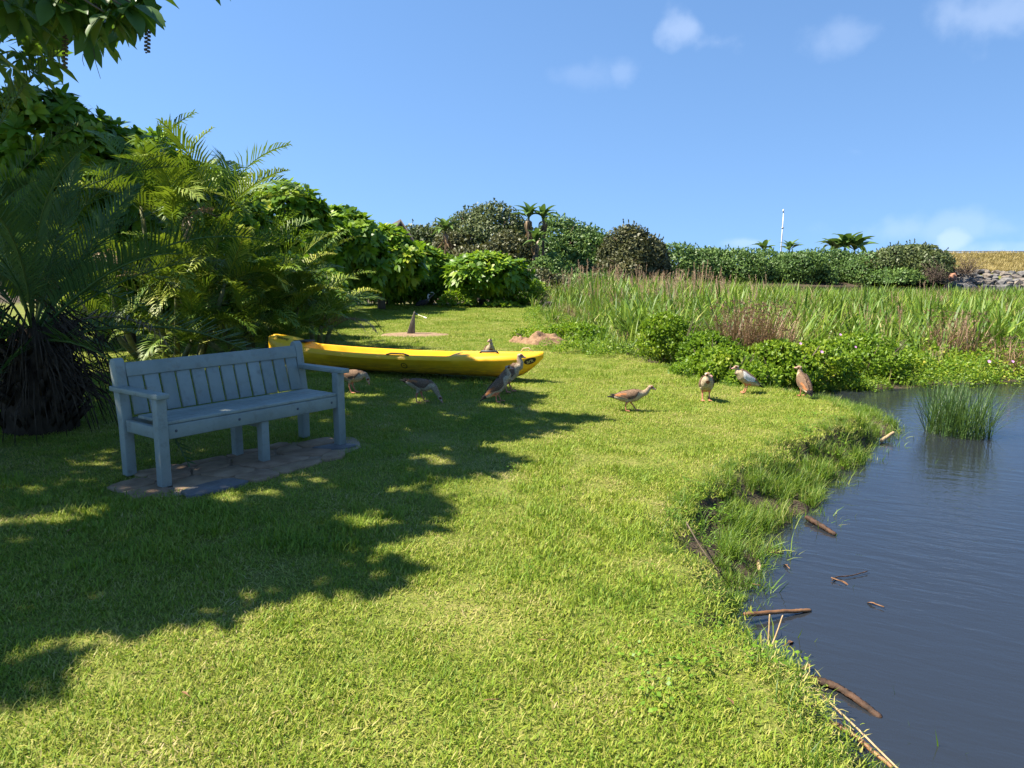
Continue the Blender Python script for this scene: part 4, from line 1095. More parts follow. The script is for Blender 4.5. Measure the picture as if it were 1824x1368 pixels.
for i, a in enumerate([(1205, 545, 13.6, 130, 1500, 'dark-hollowed vine bush left of the brown rushes'), (1270, 580, 12.0, 115, 1500, 'vine bush bulging forward below the brown rushes'),
                       (1288, 612, 11.2, 130, 1400, 'lower vine bush behind the goose showing its white wing'), (1395, 596, 11.7, 135, 1400, 'vine bush between the white-winged goose and the goose facing away'),
                       (1340, 640, 10.75, 90, 800, 'small vine bush right behind the white-winged goose'), (1228, 640, 11.3, 60, 400, 'small bright vine bush behind the goose facing the camera'),
                       (1450, 592, 12.0, 140, 1100, 'yellow-green vine bush overhanging the water beside the goose facing away'),
                       (1530, 586, 12.8, 170, 1500, 'spreading vine bush with pink flowers above the water')]):
    vine_bush('vine_bush', *a, seed=600 + i)
vine_bush('low_shrub', 1022, 570, 16.6, 110, 900, 'low dark green shrub behind the soil mound at the lawn edge', 620, 'bigleaf', .085, 'shrub', 'low shrubs by the soil mound')
vine_bush('low_shrub', 928, 492, 31.2, 110, 900, 'leafy shrub between the end of the hedge and the reeds', 622, 'bigleaf', .16, 'shrub', 'low shrubs by the soil mound')
vine_bush('low_shrub', 950, 582, 17.0, 70, 300, 'small low shrub left behind the soil mound', 621, 'vine', .07, 'shrub', 'low shrubs by the soil mound')
def rush_clump(px, pt, Y, n, r, lab, seed, mat='brownreed', name='rush_clump', h=None, wmin=.008, wmax=.015, tilt=(.0, .45), group=None, zb=None, cat='rush'):
    q = at(px, pt, Y); zb = gz(q.x, Y) if zb is None else zb
    H = q.z - zb
    me_ = blades(n, r, H * .55, H * 1.08, wmin, wmax, tilt, .5, seed, 4, M[mat], name='stalks')
    t = thing(name, lab, cat, (q.x, Y, zb - .03), 0, group)
    obj('stalks', me_, t)
    g = np.random.default_rng(seed)
    if mat == 'brownreed':
        b = MB()
        for i in range(n // 3):
            a = g.random() * 6.28; rr = r * 1.3 * math.sqrt(g.random()); p0 = np.array([rr * math.cos(a), rr * math.sin(a), H * (.45 + .5 * g.random())])
            for k in range(7):
                d = g.normal(size=3) * .035; d[2] = abs(d[2]); sd = np.cross(d, [.2, .9, .3]); sd = sd / (np.linalg.norm(sd) + 1e-6) * .006
                b.add([p0 - sd, p0 + sd, p0 + d], [(0, 1, 2)], .4 + .6 * g.random())
        b.build('seed_heads', M['brownreed'], t)
    return t
RG = 'brown seeding rushes between the vine bushes'
rush_clump(1318, 522, 12.3, 420, .34, 'brown seeding rush clump just right of the vine bush hollow', 31, group=RG)
rush_clump(1372, 528, 12.5, 420, .36, 'brown seeding rush clump right of the taller brown clump', 32, group=RG)
rush_clump(1700, 545, 14.6, 260, .5, 'brown rush clump at the right among the green reeds', 33, group=RG)
rush_clump(1815, 590, 13.2, 200, .4, 'brown leaning rush clump at the right edge of the picture', 34, group=RG, tilt=(.2, .9))
# the green sedge tussock standing in the water
qx, qy = gp(1705, 772, WATER_Z)
t = thing('sedge_tussock', 'round dark green sedge tussock standing in the water', 'sedge', (qx, qy, WATER_Z - .06))
obj('blades', blades(620, .33, .45, .82, .005, .009, (.02, .70), .25, 77, 4, M['sedge'], name='blades'), t)
obj('stray_blades', blades(40, .36, .45, .75, .003, .005, (.7, 1.35), .3, 78, 4, M['sedge'], name='stray_blades', rnd=lambda g, n: .4 + .6 * g.random(n)), t)

# ---- the big tree whose crown hangs in at the upper left and shades the lawn
g = np.random.default_rng(77)
COT = 1 / math.tan(EL)
SHADE = [(-2.1, 2.55), (-1.78, 2.9), (-1.72, 3.18), (-1.30, 3.45), (-1.02, 3.68), (-.62, 3.80), (-.83, 3.99), (-.67, 4.11), (-.38, 4.43), (-.47, 5.1), (-.70, 5.6), (.0, 5.85), (-.26, 6.7), (.15, 7.2), (.80, 7.9), (.05, 8.3),
         (.33, 9.2), (-.1, 9.9), (-.45, 10.5), (-1.2, 11.0), (-2.6, 11.7), (-4.2, 11.9), (-5.2, 11.3), (-8.2, 11.0), (-8.4, 8.0), (-6.4, 5.4), (-3.8, 3.4), (-2.9, 2.7)]
SEEN = [(-400, -900), (285, -900), (292, 18), (262, 58), (215, 78), (150, 72), (100, 62), (95, 110), (70, 170), (30, 230), (-400, 260)]
HOLES = [(gp(245, 1040), .24, .07), (gp(630, 930), .16, .06), (gp(60, 928), .16, .03), (gp(100, 945), .10, .04), (gp(60, 1145), .10, .05), (gp(90, 1170), .08, .03), (gp(440, 880), .09, .05), (gp(735, 880), .2, .06),
         (gp(600, 1010), .22, .05), (gp(410, 1060), .16, .04), (gp(800, 830), .2, .10), (gp(625, 850), .12, .05), (gp(460, 890), .12, .05), (gp(110, 875), .14, .03), (gp(640, 705), .35, .12), (gp(690, 660), .3, .2),
         (gp(600, 640), .22, .2), (gp(780, 660), .3, .2), (gp(720, 655), .2, .2), (gp(155, 828), .2, .07), (gp(400, 890), .2, .05), (gp(300, 880), .22, .04)]
pts = []
tries = 0
while len(pts) < 1850 and tries < 70000:
    tries += 1
    X = -11 + 12 * g.random(); Yg = 1.2 + 10.8 * g.random()
    if not inside(SHADE, np.array([X]), np.array([Yg]))[0]: continue
    if any(((X - h[0][0]) / (h[1] + .05)) ** 2 + ((Yg - h[0][1]) / (h[2] * 1.6 + .05)) ** 2 < 1 for h in HOLES): continue
    if float(vnoise(np.array([X]), np.array([Yg]), 2.1, 91)[0]) > .80 and X > -1.2: continue
    for k in range(6):
        z = 3.3 + 5.2 * g.random() ** .8
        P = np.array([X - SX * COT * z, Yg - SY * COT * z, z])
        px, py, dep = project(P)
        if dep > .3 and -60 < px < 1900 and -45 < py < 1400 and not inside(SEEN, np.array([px]), np.array([py]))[0]: continue
        if dep > .3 and dep < 4.5 and -60 < px < 1900 and -40 < py < 1400: continue
        pts.append(P); break
k = 0
while k < 800:      # the rest of the tall crown, left of the picture, over the trees there
    q = at(-80 + 300 * g.random(), 70 + 250 * g.random(), 13.8 + 2.6 * g.random())
    P = np.array(q) + np.array(TO_SUN) * (2.0 + 4.5 * g.random()) + g.normal(size=3) * .2
    px, py, dep = project(P)
    if -50 < px < 1900 and py > -45: continue
    pts.append(P); k += 1
pts = np.array(pts)
tree = thing('overhanging_tree', 'large dark-leaved tree hanging in at the upper left corner and shading the bench', 'tree', (-10.2, 6.8, 0))
off = np.array([-10.2, 6.8, 0])
b = MB()
A = unit(g.normal(size=pts.shape) * .5 + np.array([0, 0, 1.0]))
rosettes(b, g, pts - off, A, 8, np.full(len(pts), .30), np.full(len(pts), .135), droop=.35, spread=(.9, 1.7))
tag(b.build('crown', M['canopy'], tree), kind='stuff')
b = MB(); b.smooth = True
b.tube([(0, 0, -.2), (.1, 0, 1.5), (.35, .1, 3.0)], [.34, .27, .22], 10); b.build('trunk', M['bark'], tree)
ctr = pts[g.choice(len(pts), 16, replace=False)] - off
for e in ctr:
    b = MB(); b.smooth = True; s0 = np.array([.3, .1, 2.4 + g.random() * .6])
    b.tube([s0, s0 + (e - s0) * .4 + [0, 0, .5], s0 + (e - s0) * .75 + [0, 0, .35], e], [.12, .08, .045, .015], 6); b.build('limb', M['bark'], tree)
# leaves of the overhang that can be told apart
def bigleaf(seed, L=.30, W=.125):
    gg = np.random.default_rng(seed); V = []; w = [0, .30, .46, .5, .44, .26, 0]; n = 7
    for i in range(n):
        t = i / (n - 1)
        for s in (-1, 0, 1): V.append((L * t, s * W * w[i], -.22 * L * t * t + abs(s) * W * w[i] * .35))
    b = MB(); b.smooth = True
    b.add(V, [(i * 3 + j, i * 3 + j + 1, (i + 1) * 3 + j + 1, (i + 1) * 3 + j) for i in range(n - 1) for j in (0, 1)], .2 + .6 * gg.random())
    b.tube([(-.05, 0, .0), (0.02, 0, 0)], [.004, .003], 4, .7)
    me = b.mesh('leaf'); me.materials.append(M['canopy']); return me
LF = [bigleaf(1, .27, .13), bigleaf(2, .23, .12), bigleaf(3, .30, .13)]
gl_ = random.Random(21)
whorls = [(120, 15), (165, 20), (205, 10), (245, 5), (150, 55), (190, 50), (225, 40), (255, 22), (175, 30), (135, 40), (215, 62), (110, 60), (90, 25), (240, 35), (60, 20), (40, 60), (20, 35), (150, -15), (200, -20), (250, -15), (100, -10)]
for i, (px, py) in enumerate(whorls):
    Y = gl_.uniform(6.3, 7.1); py = py - (26 if py > 10 else 8)
    q = at(px, py, Y)
    b = MB(); b.tube([Vector(q) - Vector(off) + Vector((-.35, .05, .22)), Vector(q) - Vector(off) + Vector((-.1, 0, .06)), Vector(q) - Vector(off)], [.010, .008, .005], 5); b.build('twig', M['bark'], tree)
    for k in range(7):
        a = 6.28 * k / 7 + gl_.uniform(-.4, .4)
        o = obj('leaf', LF[gl_.randrange(3)], tree, Vector(q) - Vector(off), (gl_.uniform(-.5, .5), gl_.uniform(.15, 1.0), a)); o.scale = (gl_.uniform(.8, 1.15),) * 3
for (px, y0, y1, Y) in [(264, 36, 94, 6.6), (117, 62, 122, 6.8), (91, 35, 58, 7.0)]:   # hanging strings of buds
    q0 = at(px, y0, Y); q1 = at(px - 2, y1, Y); fs_ = thing('x', '', '') if False else None
    b = MB(); b.tube([Vector(q0) - Vector(off), Vector(q1) - Vector(off)], [.003, .002], 4)
    for k in range(17):
        t = (k + .5) / 17; c = np.array(q0) * (1 - t) + np.array(q1) * t - off
        b.box(c + np.array([(-1) ** k * .013, 0, .002]), (.010, .008, .008)); b.box(c + np.array([-(-1) ** k * .008, 0, -.006]), (.006, .006, .005))
    b.build('flower_string', M['bark'], tree)
for (pa, pb_, Y) in [((148, 96), (150, 118), 6.9), ((166, 85), (179, 140), 6.9)]:
    q0 = at(*pa, Y); q1 = at(*pb_, Y); b = MB(); b.tube([Vector(q0) - Vector(off), (Vector(q0) + Vector(q1)) / 2 - Vector(off) + Vector((-.01, 0, 0)), Vector(q1) - Vector(off)], [.003, .0025, .002], 4); b.build('hanging_root', M['bark'], tree)

# ================================================================== OBJECTS ON THE LAWN
# ---- stone pad
ang = math.atan2(E1[1], E1[0])
pad = thing('stone_pad', 'irregular flagstone pad set in the grass under the bench', 'paving', (B0[0], B0[1], 0), ang)
g = np.random.default_rng(8)
b = MB(); ring = []
for k in range(64):
    a = 2 * math.pi * k / 64; cx, cy_ = math.cos(a), math.sin(a); r = 1.03 + .05 * math.sin(3 * a + 1) + .035 * math.sin(7 * a)
    ring.append((.78 + 1.03 * r * math.copysign(abs(cx) ** .77, cx), .07 + .41 * r * math.copysign(abs(cy_) ** .77, cy_), .004))
b.add(ring + [(.78, .07, .008)], [(k, (k + 1) % 64, 64) for k in range(64)]); b.build('mortar_bed', M['mortar'], pad)
cols = [-.34, -.02, .36, .70, 1.06, 1.40, 1.68, 1.88]; rows = [-.38, -.16, .12, .34, .52]
nodes = {}
for i, c_ in enumerate(cols):
    for j, r_ in enumerate(rows): nodes[i, j] = np.array([c_ + (g.random() - .5) * .20 + .07 * (j % 2), r_ + (g.random() - .5) * .13])
for i in range(len(cols) - 1):
    for j in range(len(rows) - 1):
        q = [nodes[i, j], nodes[i + 1, j], nodes[i + 1, j + 1], nodes[i, j + 1]]
        c_ = sum(q) / 4
        if (abs((c_[0] - .78) / 1.02) ** 2.6 + abs((c_[1] - .07) / .42) ** 2.6) > 1: continue
        P = []
        for k in range(4):
            a0, a1 = q[k], q[(k + 1) % 4]
            for t in (.16, .5, .84): P.append(a0 + (a1 - a0) * t + (g.random(2) - .5) * .03)
        P = [c_ + (p_ - c_) * .93 for p_ in P]
        z = .016 + .010 * g.random(); n = len(P)
        V = [(p_[0], p_[1], -.02) for p_ in P] + [(p_[0], p_[1], z - .004) for p_ in P] + [(c_[0] + (p_[0] - c_[0]) * .95, c_[1] + (p_[1] - c_[1]) * .95, z) for p_ in P]
        b = MB(); b.add(V, [(k, (k + 1) % n, n + (k + 1) % n, n + k) for k in range(n)] + [(n + k, n + (k + 1) % n, 2 * n + (k + 1) % n, 2 * n + k) for k in range(n)] + [tuple(range(2 * n, 3 * n))])
        b.build('flagstone', M['slate'] if (i, j) in ((1, 0), (5, 1)) else (M['stone'] if g.random() < .5 else M['stone2']), pad)

# ---- bench
bench = thing('park_bench', 'weathered grey-blue wooden bench standing on the flagstone pad', 'bench', (B0[0], B0[1], .012), ang)
BL_ = 1.63; hw = .038
def part(name, c, half, rot=None, w=.006):
    b = MB(); b.box(c, half, rot); return bevel(b.build(name, M['bench'], bench), w, 2)
part('leg', (0, 0, .322), (hw, hw, .322)); part('leg', (BL_, 0, .322), (hw, hw, .322))
LEAN = .065
def post(x):
    prof = [(.462, 0), (.538, 0), (.545, .40), (.545 + LEAN, .83), (.540 + LEAN, .862), (.52 + LEAN, .885), (.495 + LEAN, .892), (.470 + LEAN, .880), (.458 + LEAN, .855), (.455 + LEAN, .83), (.462, .42)]
    n = len(prof); b = MB()
    b.add([(x - hw, y_, z_) for y_, z_ in prof] + [(x + hw, y_, z_) for y_, z_ in prof], [tuple(range(n)), tuple(range(2 * n - 1, n - 1, -1))] + [(k, n + k, n + (k + 1) % n, (k + 1) % n) for k in range(n)])
    return bevel(b.build('back_post', M['bench'], bench), .006, 2)
post(0); post(BL_)
for x in (0, BL_): part('armrest', (x + (.012 if x else -.012), .255, .664), (.046, .345, .019))
fr_o = part('front_rail', (BL_ / 2, -.004, .392), (BL_ / 2 - hw - .002, .022, .052))
b = MB(); b.tube([(0, -.0275, 0), (0, -.0255, 0)], [.011, .011], 10); bolt_me = b.mesh('bolt'); bolt_me.materials.append(M['rail'])
for bx in (.10, .62, 1.17, 1.53): obj('bolt', bolt_me, fr_o, (bx, 0, .395))
part('back_rail', (BL_ / 2, .500, .392), (BL_ / 2 - hw - .002, .022, .045))
for x in (0, BL_): part('side_rail', (x, .25, .388), (.020, .25 - hw - .002, .045))
for k in range(4): part('seat_plank', (BL_ / 2, .032 + .052 + k * .105 - .055, .459), (BL_ / 2 - hw - .003 + (.0 if k in (0,) else .0), .0495, .0125), w=.005)
ra = math.atan2(.105, .41); Rx = Matrix.Rotation(-ra, 3, 'X')
def backp(z): return .425 + .105 * max(0, (z - .42)) / .41
part('top_rail', (BL_ / 2, backp(.800) + .012, .800), (BL_ / 2 - hw - .002, .018, .054), Rx)
nsl = 12; wsl = (BL_ - 2 * hw) / nsl
for k in range(nsl):
    b = MB(); zc = .609; Hh = .148
    b.box((hw + wsl * (k + .5), backp(zc) + .014 + .002 * (k % 2), zc), (wsl / 2 - .0095, .0105, Hh), Rx)
    bevel(b.build('back_slat', M['bench'], bench), .004, 2)
part('centre_leg', (BL_ * .53, .03, .169), (.035, .035, .169)); part('centre_leg', (BL_ * .53, .40, .169), (.035, .035, .169))
part('cross_rail', (BL_ * .53, .215, .31), (.018, .148, .03))

# ---- canoe
CL = 4.52
c0 = Vector((-3.80, 12.0, 0)); c1 = Vector((.42, 10.42, 0))
ca = math.atan2(c1.y - c0.y, c1.x - c0.x)
canoe = thing('canoe', 'long yellow plastic two-seat canoe lying on the lawn behind the bench', 'canoe', ((c0.x + c1.x) / 2, (c0.y + c1.y) / 2, .03), ca)
HL = CL / 2
def sheer(x): t = x / HL; return .295 + (.115 * (-t) ** 2.2 if t < 0 else .055 * t ** 2.0)
def beam(x):
    t = abs(x) / HL; return .375 * max(0.0, 1 - t ** 2.3) ** .75 + .012
def keel(x):
    t = abs(x) / HL
    if x > 0: return 0.29 * max(0, (t - .80) / .20) ** 1.7 + .012 * t
    return 0.20 * max(0, (t - .90) / .10) ** 2.0 + .012 * t
def cock(x):
    s = lambda a: max(0.0, min(1.0, a)); r = min(s((x + 1.50) / .10), s((1.02 - x) / .16)); return r * r * (3 - 2 * r)
def side_y(x, f):
    """half breadth of the outer side at height fraction f (0 keel, 1 gunwale)"""
    prof = [(0, .0), (.04, .32), (.14, .62), (.30, .76), (.55, .89), (.80, 1.0), (.88, .985), (1.0, .86)]
    return beam(x) * float(np.interp(f, [a for a, _ in prof], [c_ for _, c_ in prof]))
xs_ = np.concatenate([np.linspace(-HL, -HL + .25, 8)[:-1], np.linspace(-HL + .25, -1.6, 8)[:-1], np.linspace(-1.6, -1.3, 8)[:-1], np.linspace(-1.3, .8, 22)[:-1], np.linspace(.8, 1.1, 8)[:-1], np.linspace(1.1, HL - .3, 10)[:-1], np.linspace(HL - .3, HL, 10)])
fr_ = [0, .02, .06, .14, .30, .55, .80, .84, .90, .97, 1.0]
V = []; secs = []
for x in xs_:
    zk, zs, bm_ = keel(x), sheer(x), beam(x); c_ = cock(x); row = []
    out_ = [(side_y(x, f), zk + (zs - zk) * f) for f in fr_]
    zfl = .055; dk = .06 * max(0, min(1, (-x - 1.5) / .3)) * max(0.0, min(1.0, (x + HL) / .12))
    inn_c = [(bm_ * .84, zs - .004), (bm_ * .80, zs - .05), (bm_ * .76, zs * .5), (bm_ * .60, zfl + .03), (bm_ * .3, zfl), (0, zfl)]
    inn_d = [(bm_ * .84, zs + .002), (bm_ * .72, zs + .014 + dk * .3), (bm_ * .56, zs + .024 + dk * .62), (bm_ * .38, zs + .032 + dk * .9), (bm_ * .2, zs + .036 + dk), (0, zs + .038 + dk)]
    inn_ = [(a[0] * c_ + d_[0] * (1 - c_), a[1] * c_ + d_[1] * (1 - c_)) for a, d_ in zip(inn_c, inn_d)]
    half = out_ + inn_
    row = [(x, -y_, z_) for y_, z_ in half] + [(x, y_, z_) for y_, z_ in half[-2:0:-1]]
    V += row; secs.append(len(row))
k = secs[0]; b = MB(); b.smooth = True
b.add(V, [(i * k + j, (i + 1) * k + j, (i + 1) * k + (j + 1) % k, i * k + (j + 1) % k) for i in range(len(xs_) - 1) for j in range(k)] + [tuple(range(k - 1, -1, -1))[::-1], tuple((len(xs_) - 1) * k + j for j in range(k))])
hull = b.build('hull', M['canoe'], canoe)
ws = hull.modifiers.new('wn', 'EDGE_SPLIT'); ws.split_angle = R(38)
def seat(x0):
    b = MB(); b.smooth = True
    b.add([(x0 - .22, -.25, .056), (x0 + .22, -.25, .056), (x0 + .22, .25, .056), (x0 - .22, .25, .056), (x0 - .20, -.2, .13), (x0 + .16, -.2, .11), (x0 + .16, .2, .11), (x0 - .20, .2, .13)],
          [(0, 1, 5, 4), (1, 2, 6, 5), (2, 3, 7, 6), (3, 0, 4, 7), (4, 5, 6, 7)]); return bevel(b.build('seat', M['canoe'], canoe), .02, 2)
seat(-1.05); seat(.35)
b = MB(); b.box((-1.66, -.02, sheer(-1.66) + .05), (.20, .10, .014)); bevel(b.build('seat_pad', M['black'], canoe), .01, 2)
b = MB(); b.tube([(1.36, -.12, sheer(1.36) + .02), (1.40, -.12, sheer(1.4) + .055), (1.62, -.12, sheer(1.62) + .055), (1.66, -.12, sheer(1.66) + .02)], [.012, .016, .016, .012], 8); b.build('carry_handle', M['black'], canoe)
b = MB(); b.tube([(1.92, .02, sheer(1.92) + .03), (1.96, .03, sheer(1.92) + .085), (2.04, .03, sheer(1.92) + .095), (2.10, .02, sheer(1.92) + .035)], [.008] * 4, 6); b.build('rope_loop', M['rope'], canoe)
b = MB(); b.tube([(-2.16, 0, sheer(-2.1) + .03), (-2.13, .01, sheer(-2.1) + .085), (-2.06, .01, sheer(-2.1) + .09), (-2.02, 0, sheer(-2.1) + .03)], [.008] * 4, 6); b.build('rope_loop', M['rope'], canoe)
b = MB(); b.tube([(.02, -.34, sheer(0) + .0), (.10, -.345, sheer(0) + .02), (.30, -.345, sheer(.2) + .02), (.38, -.34, sheer(.3) + .0)], [.010, .012, .012, .010], 6); b.build('side_handle', M['rail'], canoe)
def side_frame(x, f):
    def S(x, f): return Vector((x, -side_y(x, f), keel(x) + (sheer(x) - keel(x)) * f))
    p_ = S(x, f); tx = (S(x + .02, f) - S(x - .02, f)).normalized(); tz = (S(x, f + .05) - S(x, f - .05)).normalized()
    n = tx.cross(tz).normalized(); n = n if n.y < 0 else -n; tz = n.cross(tx).normalized()
    return p_ + n * .004, tx, tz, n
def on_side(name, x, f, V2, faces, mat, lift=0.0, parent=canoe):
    b = MB(); vv = []
    for (a, h) in V2:
        p_, tx, tz, n = side_frame(x + a, f); vv.append(p_ + tz * h + n * lift)
    b.add(vv, faces); return b.build(name, mat, parent)
def ring2(r0, r1, asp=1.0, n=28):
    V2 = [(r0 * asp * math.cos(2 * math.pi * i / n), r0 * math.sin(2 * math.pi * i / n)) for i in range(n)] + [(r1 * asp * math.cos(2 * math.pi * i / n), r1 * math.sin(2 * math.pi * i / n)) for i in range(n)]
    return V2, [(i, (i + 1) % n, n + (i + 1) % n, n + i) for i in range(n)]
V2, fc = ring2(.050, .038); ring_o = on_side('ring_emblem', .30, .50, V2, fc, M['print'])
n_ = 6; on_side('emblem_mark', .30, .50, [(-.017, -.004), (.015, -.004), (.015, .004), (-.017, .004)], [(0, 1, 2, 3)], M['print'], parent=ring_o)
nn = 28; oval_o = on_side('oval_logo', 2.10, .60, [(.075 * math.cos(2 * math.pi * i / nn), .044 * math.sin(2 * math.pi * i / nn)) for i in range(nn)], [tuple(range(nn))], M['print'], .002)
def text_mesh(s, size):
    cu = bpy.data.curves.new('t', 'FONT'); cu.body = s; cu.size = size; cu.align_x = 'CENTER'; cu.align_y = 'CENTER'; cu.extrude = .0008
    o = bpy.data.objects.new('t', cu); C.objects.link(o)
    me_ = bpy.data.meshes.new_from_object(o.evaluated_get(bpy.context.evaluated_depsgraph_get()))
    bpy.data.objects.remove(o); return me_
def place_text(name, s, size, p_, tx, tz, n, mat, par=None):
    me_ = text_mesh(s, size); me_.materials.append(mat)
    o = obj(name, me_, par or canoe); o.matrix_local = Matrix(((tx.x, tz.x, n.x, p_.x), (tx.y, tz.y, n.y, p_.y), (tx.z, tz.z, n.z, p_.z), (0, 0, 0, 1))); return o
p_, tx, tz, n = side_frame(2.10, .60); place_text('logo_lettering', 'ark', .075, p_ + n * .004, tx, tz, n, M['printlight'], oval_o)
def deck(x, f):   # near half of the stern deck, f from the gunwale (0) to the ridge (1)
    dk = .06 * max(0, min(1, (-x - 1.5) / .3)) * max(0.0, min(1.0, (x + HL) / .12)); bm_ = beam(x)
    ys_ = [.84, .72, .56, .38, .2]; zs2 = [.002, .014 + dk * .3, .024 + dk * .62, .032 + dk * .9, .036 + dk]; yy = .78 + (.25 - .78) * f
    return Vector((x, -bm_ * yy, sheer(x) + float(np.interp(-yy, [-q for q in ys_], zs2))))
p_ = deck(-1.92, .45); tx = (deck(-1.85, .45) - deck(-1.99, .45)).normalized(); tz = (deck(-1.92, .7) - deck(-1.92, .2)).normalized(); n = tx.cross(tz).normalized(); tz = n.cross(tx)
place_text('name_lettering', 'Getaway', .075, p_ + n * .008, tx, tz, n, M['print'])

# ---- geese
def lerp(a, b_, t): return tuple(x * (1 - t) + y * t for x, y in zip(a, b_))
def sstep(a, b_, x): t = np.clip((x - a) / (b_ - a), 0, 1); return t * t * (3 - 2 * t)
BUFF = np.array((.40, .32, .215)); BROWN = np.array((.15, .095, .06)); BLACK = np.array((.012, .011, .011)); PALE = np.array((.44, .35, .27)); PATCH = np.array((.15, .06, .03)); CHEST = np.array((.32, .13, .05)); LEG = np.array((.55, .22, .14)); BILLC = np.array((.52, .27, .24)); WHITE = np.array((.66, .63, .58))
BODY = [(-.335, .012, .010, .005), (-.28, .010, .038, .013), (-.21, .0, .058, .034), (-.13, -.008, .078, .068), (-.03, -.014, .092, .086), (.07, -.006, .088, .086), (.135, .014, .066, .070)]
def loft_rings(b, C_, HW, HH, n=14):
    C_ = np.asarray(C_, float); T = unit(np.gradient(C_, axis=0)); lat = np.array([0, 1.0, 0]); V = []; ups = []
    for i in range(len(C_)):
        lat = lat - T[i] * lat.dot(T[i]); lat = lat / np.linalg.norm(lat); up = np.cross(T[i], lat)
        if up[2] < 0 and i == 0: lat = -lat; up = -up
        ups.append(up)
        for k in range(n):
            a = 2 * math.pi * k / n; V.append(C_[i] + lat * HW[i] * math.cos(a) + up * HH[i] * math.sin(a))
    m_ = len(C_)
    b.add(V, [(i * n + k, i * n + (k + 1) % n, (i + 1) * n + (k + 1) % n, (i + 1) * n + k) for i in range(m_ - 1) for k in range(n)] + [tuple(range(n - 1, -1, -1)), tuple((m_ - 1) * n + k for k in range(n))])
    return np.array(ups)
def fuse(b, vox=.006, smooth=3):
    me_ = b.mesh('tmp')
    bm = bmesh.new(); bm.from_mesh(me_); bmesh.ops.recalc_face_normals(bm, faces=bm.faces); bm.to_mesh(me_); bm.free()
    o = bpy.data.objects.new('tmp', me_); C.objects.link(o)
    r = o.modifiers.new('r', 'REMESH'); r.mode = 'VOXEL'; r.voxel_size = vox
    s = o.modifiers.new('s', 'SMOOTH'); s.iterations = smooth; s.factor = .5
    out_ = bpy.data.meshes.new_from_object(o.evaluated_get(bpy.context.evaluated_depsgraph_get()))
    bpy.data.objects.remove(o)
    out_.polygons.foreach_set('use_smooth', np.ones(len(out_.polygons), bool))
    return out_
def setcol(me_, colr):
    a = me_.attributes.new('Col', 'FLOAT_COLOR', 'POINT')
    a.data.foreach_set('color', np.concatenate([colr, np.ones((len(colr), 1))], 1).astype(np.float32).ravel())
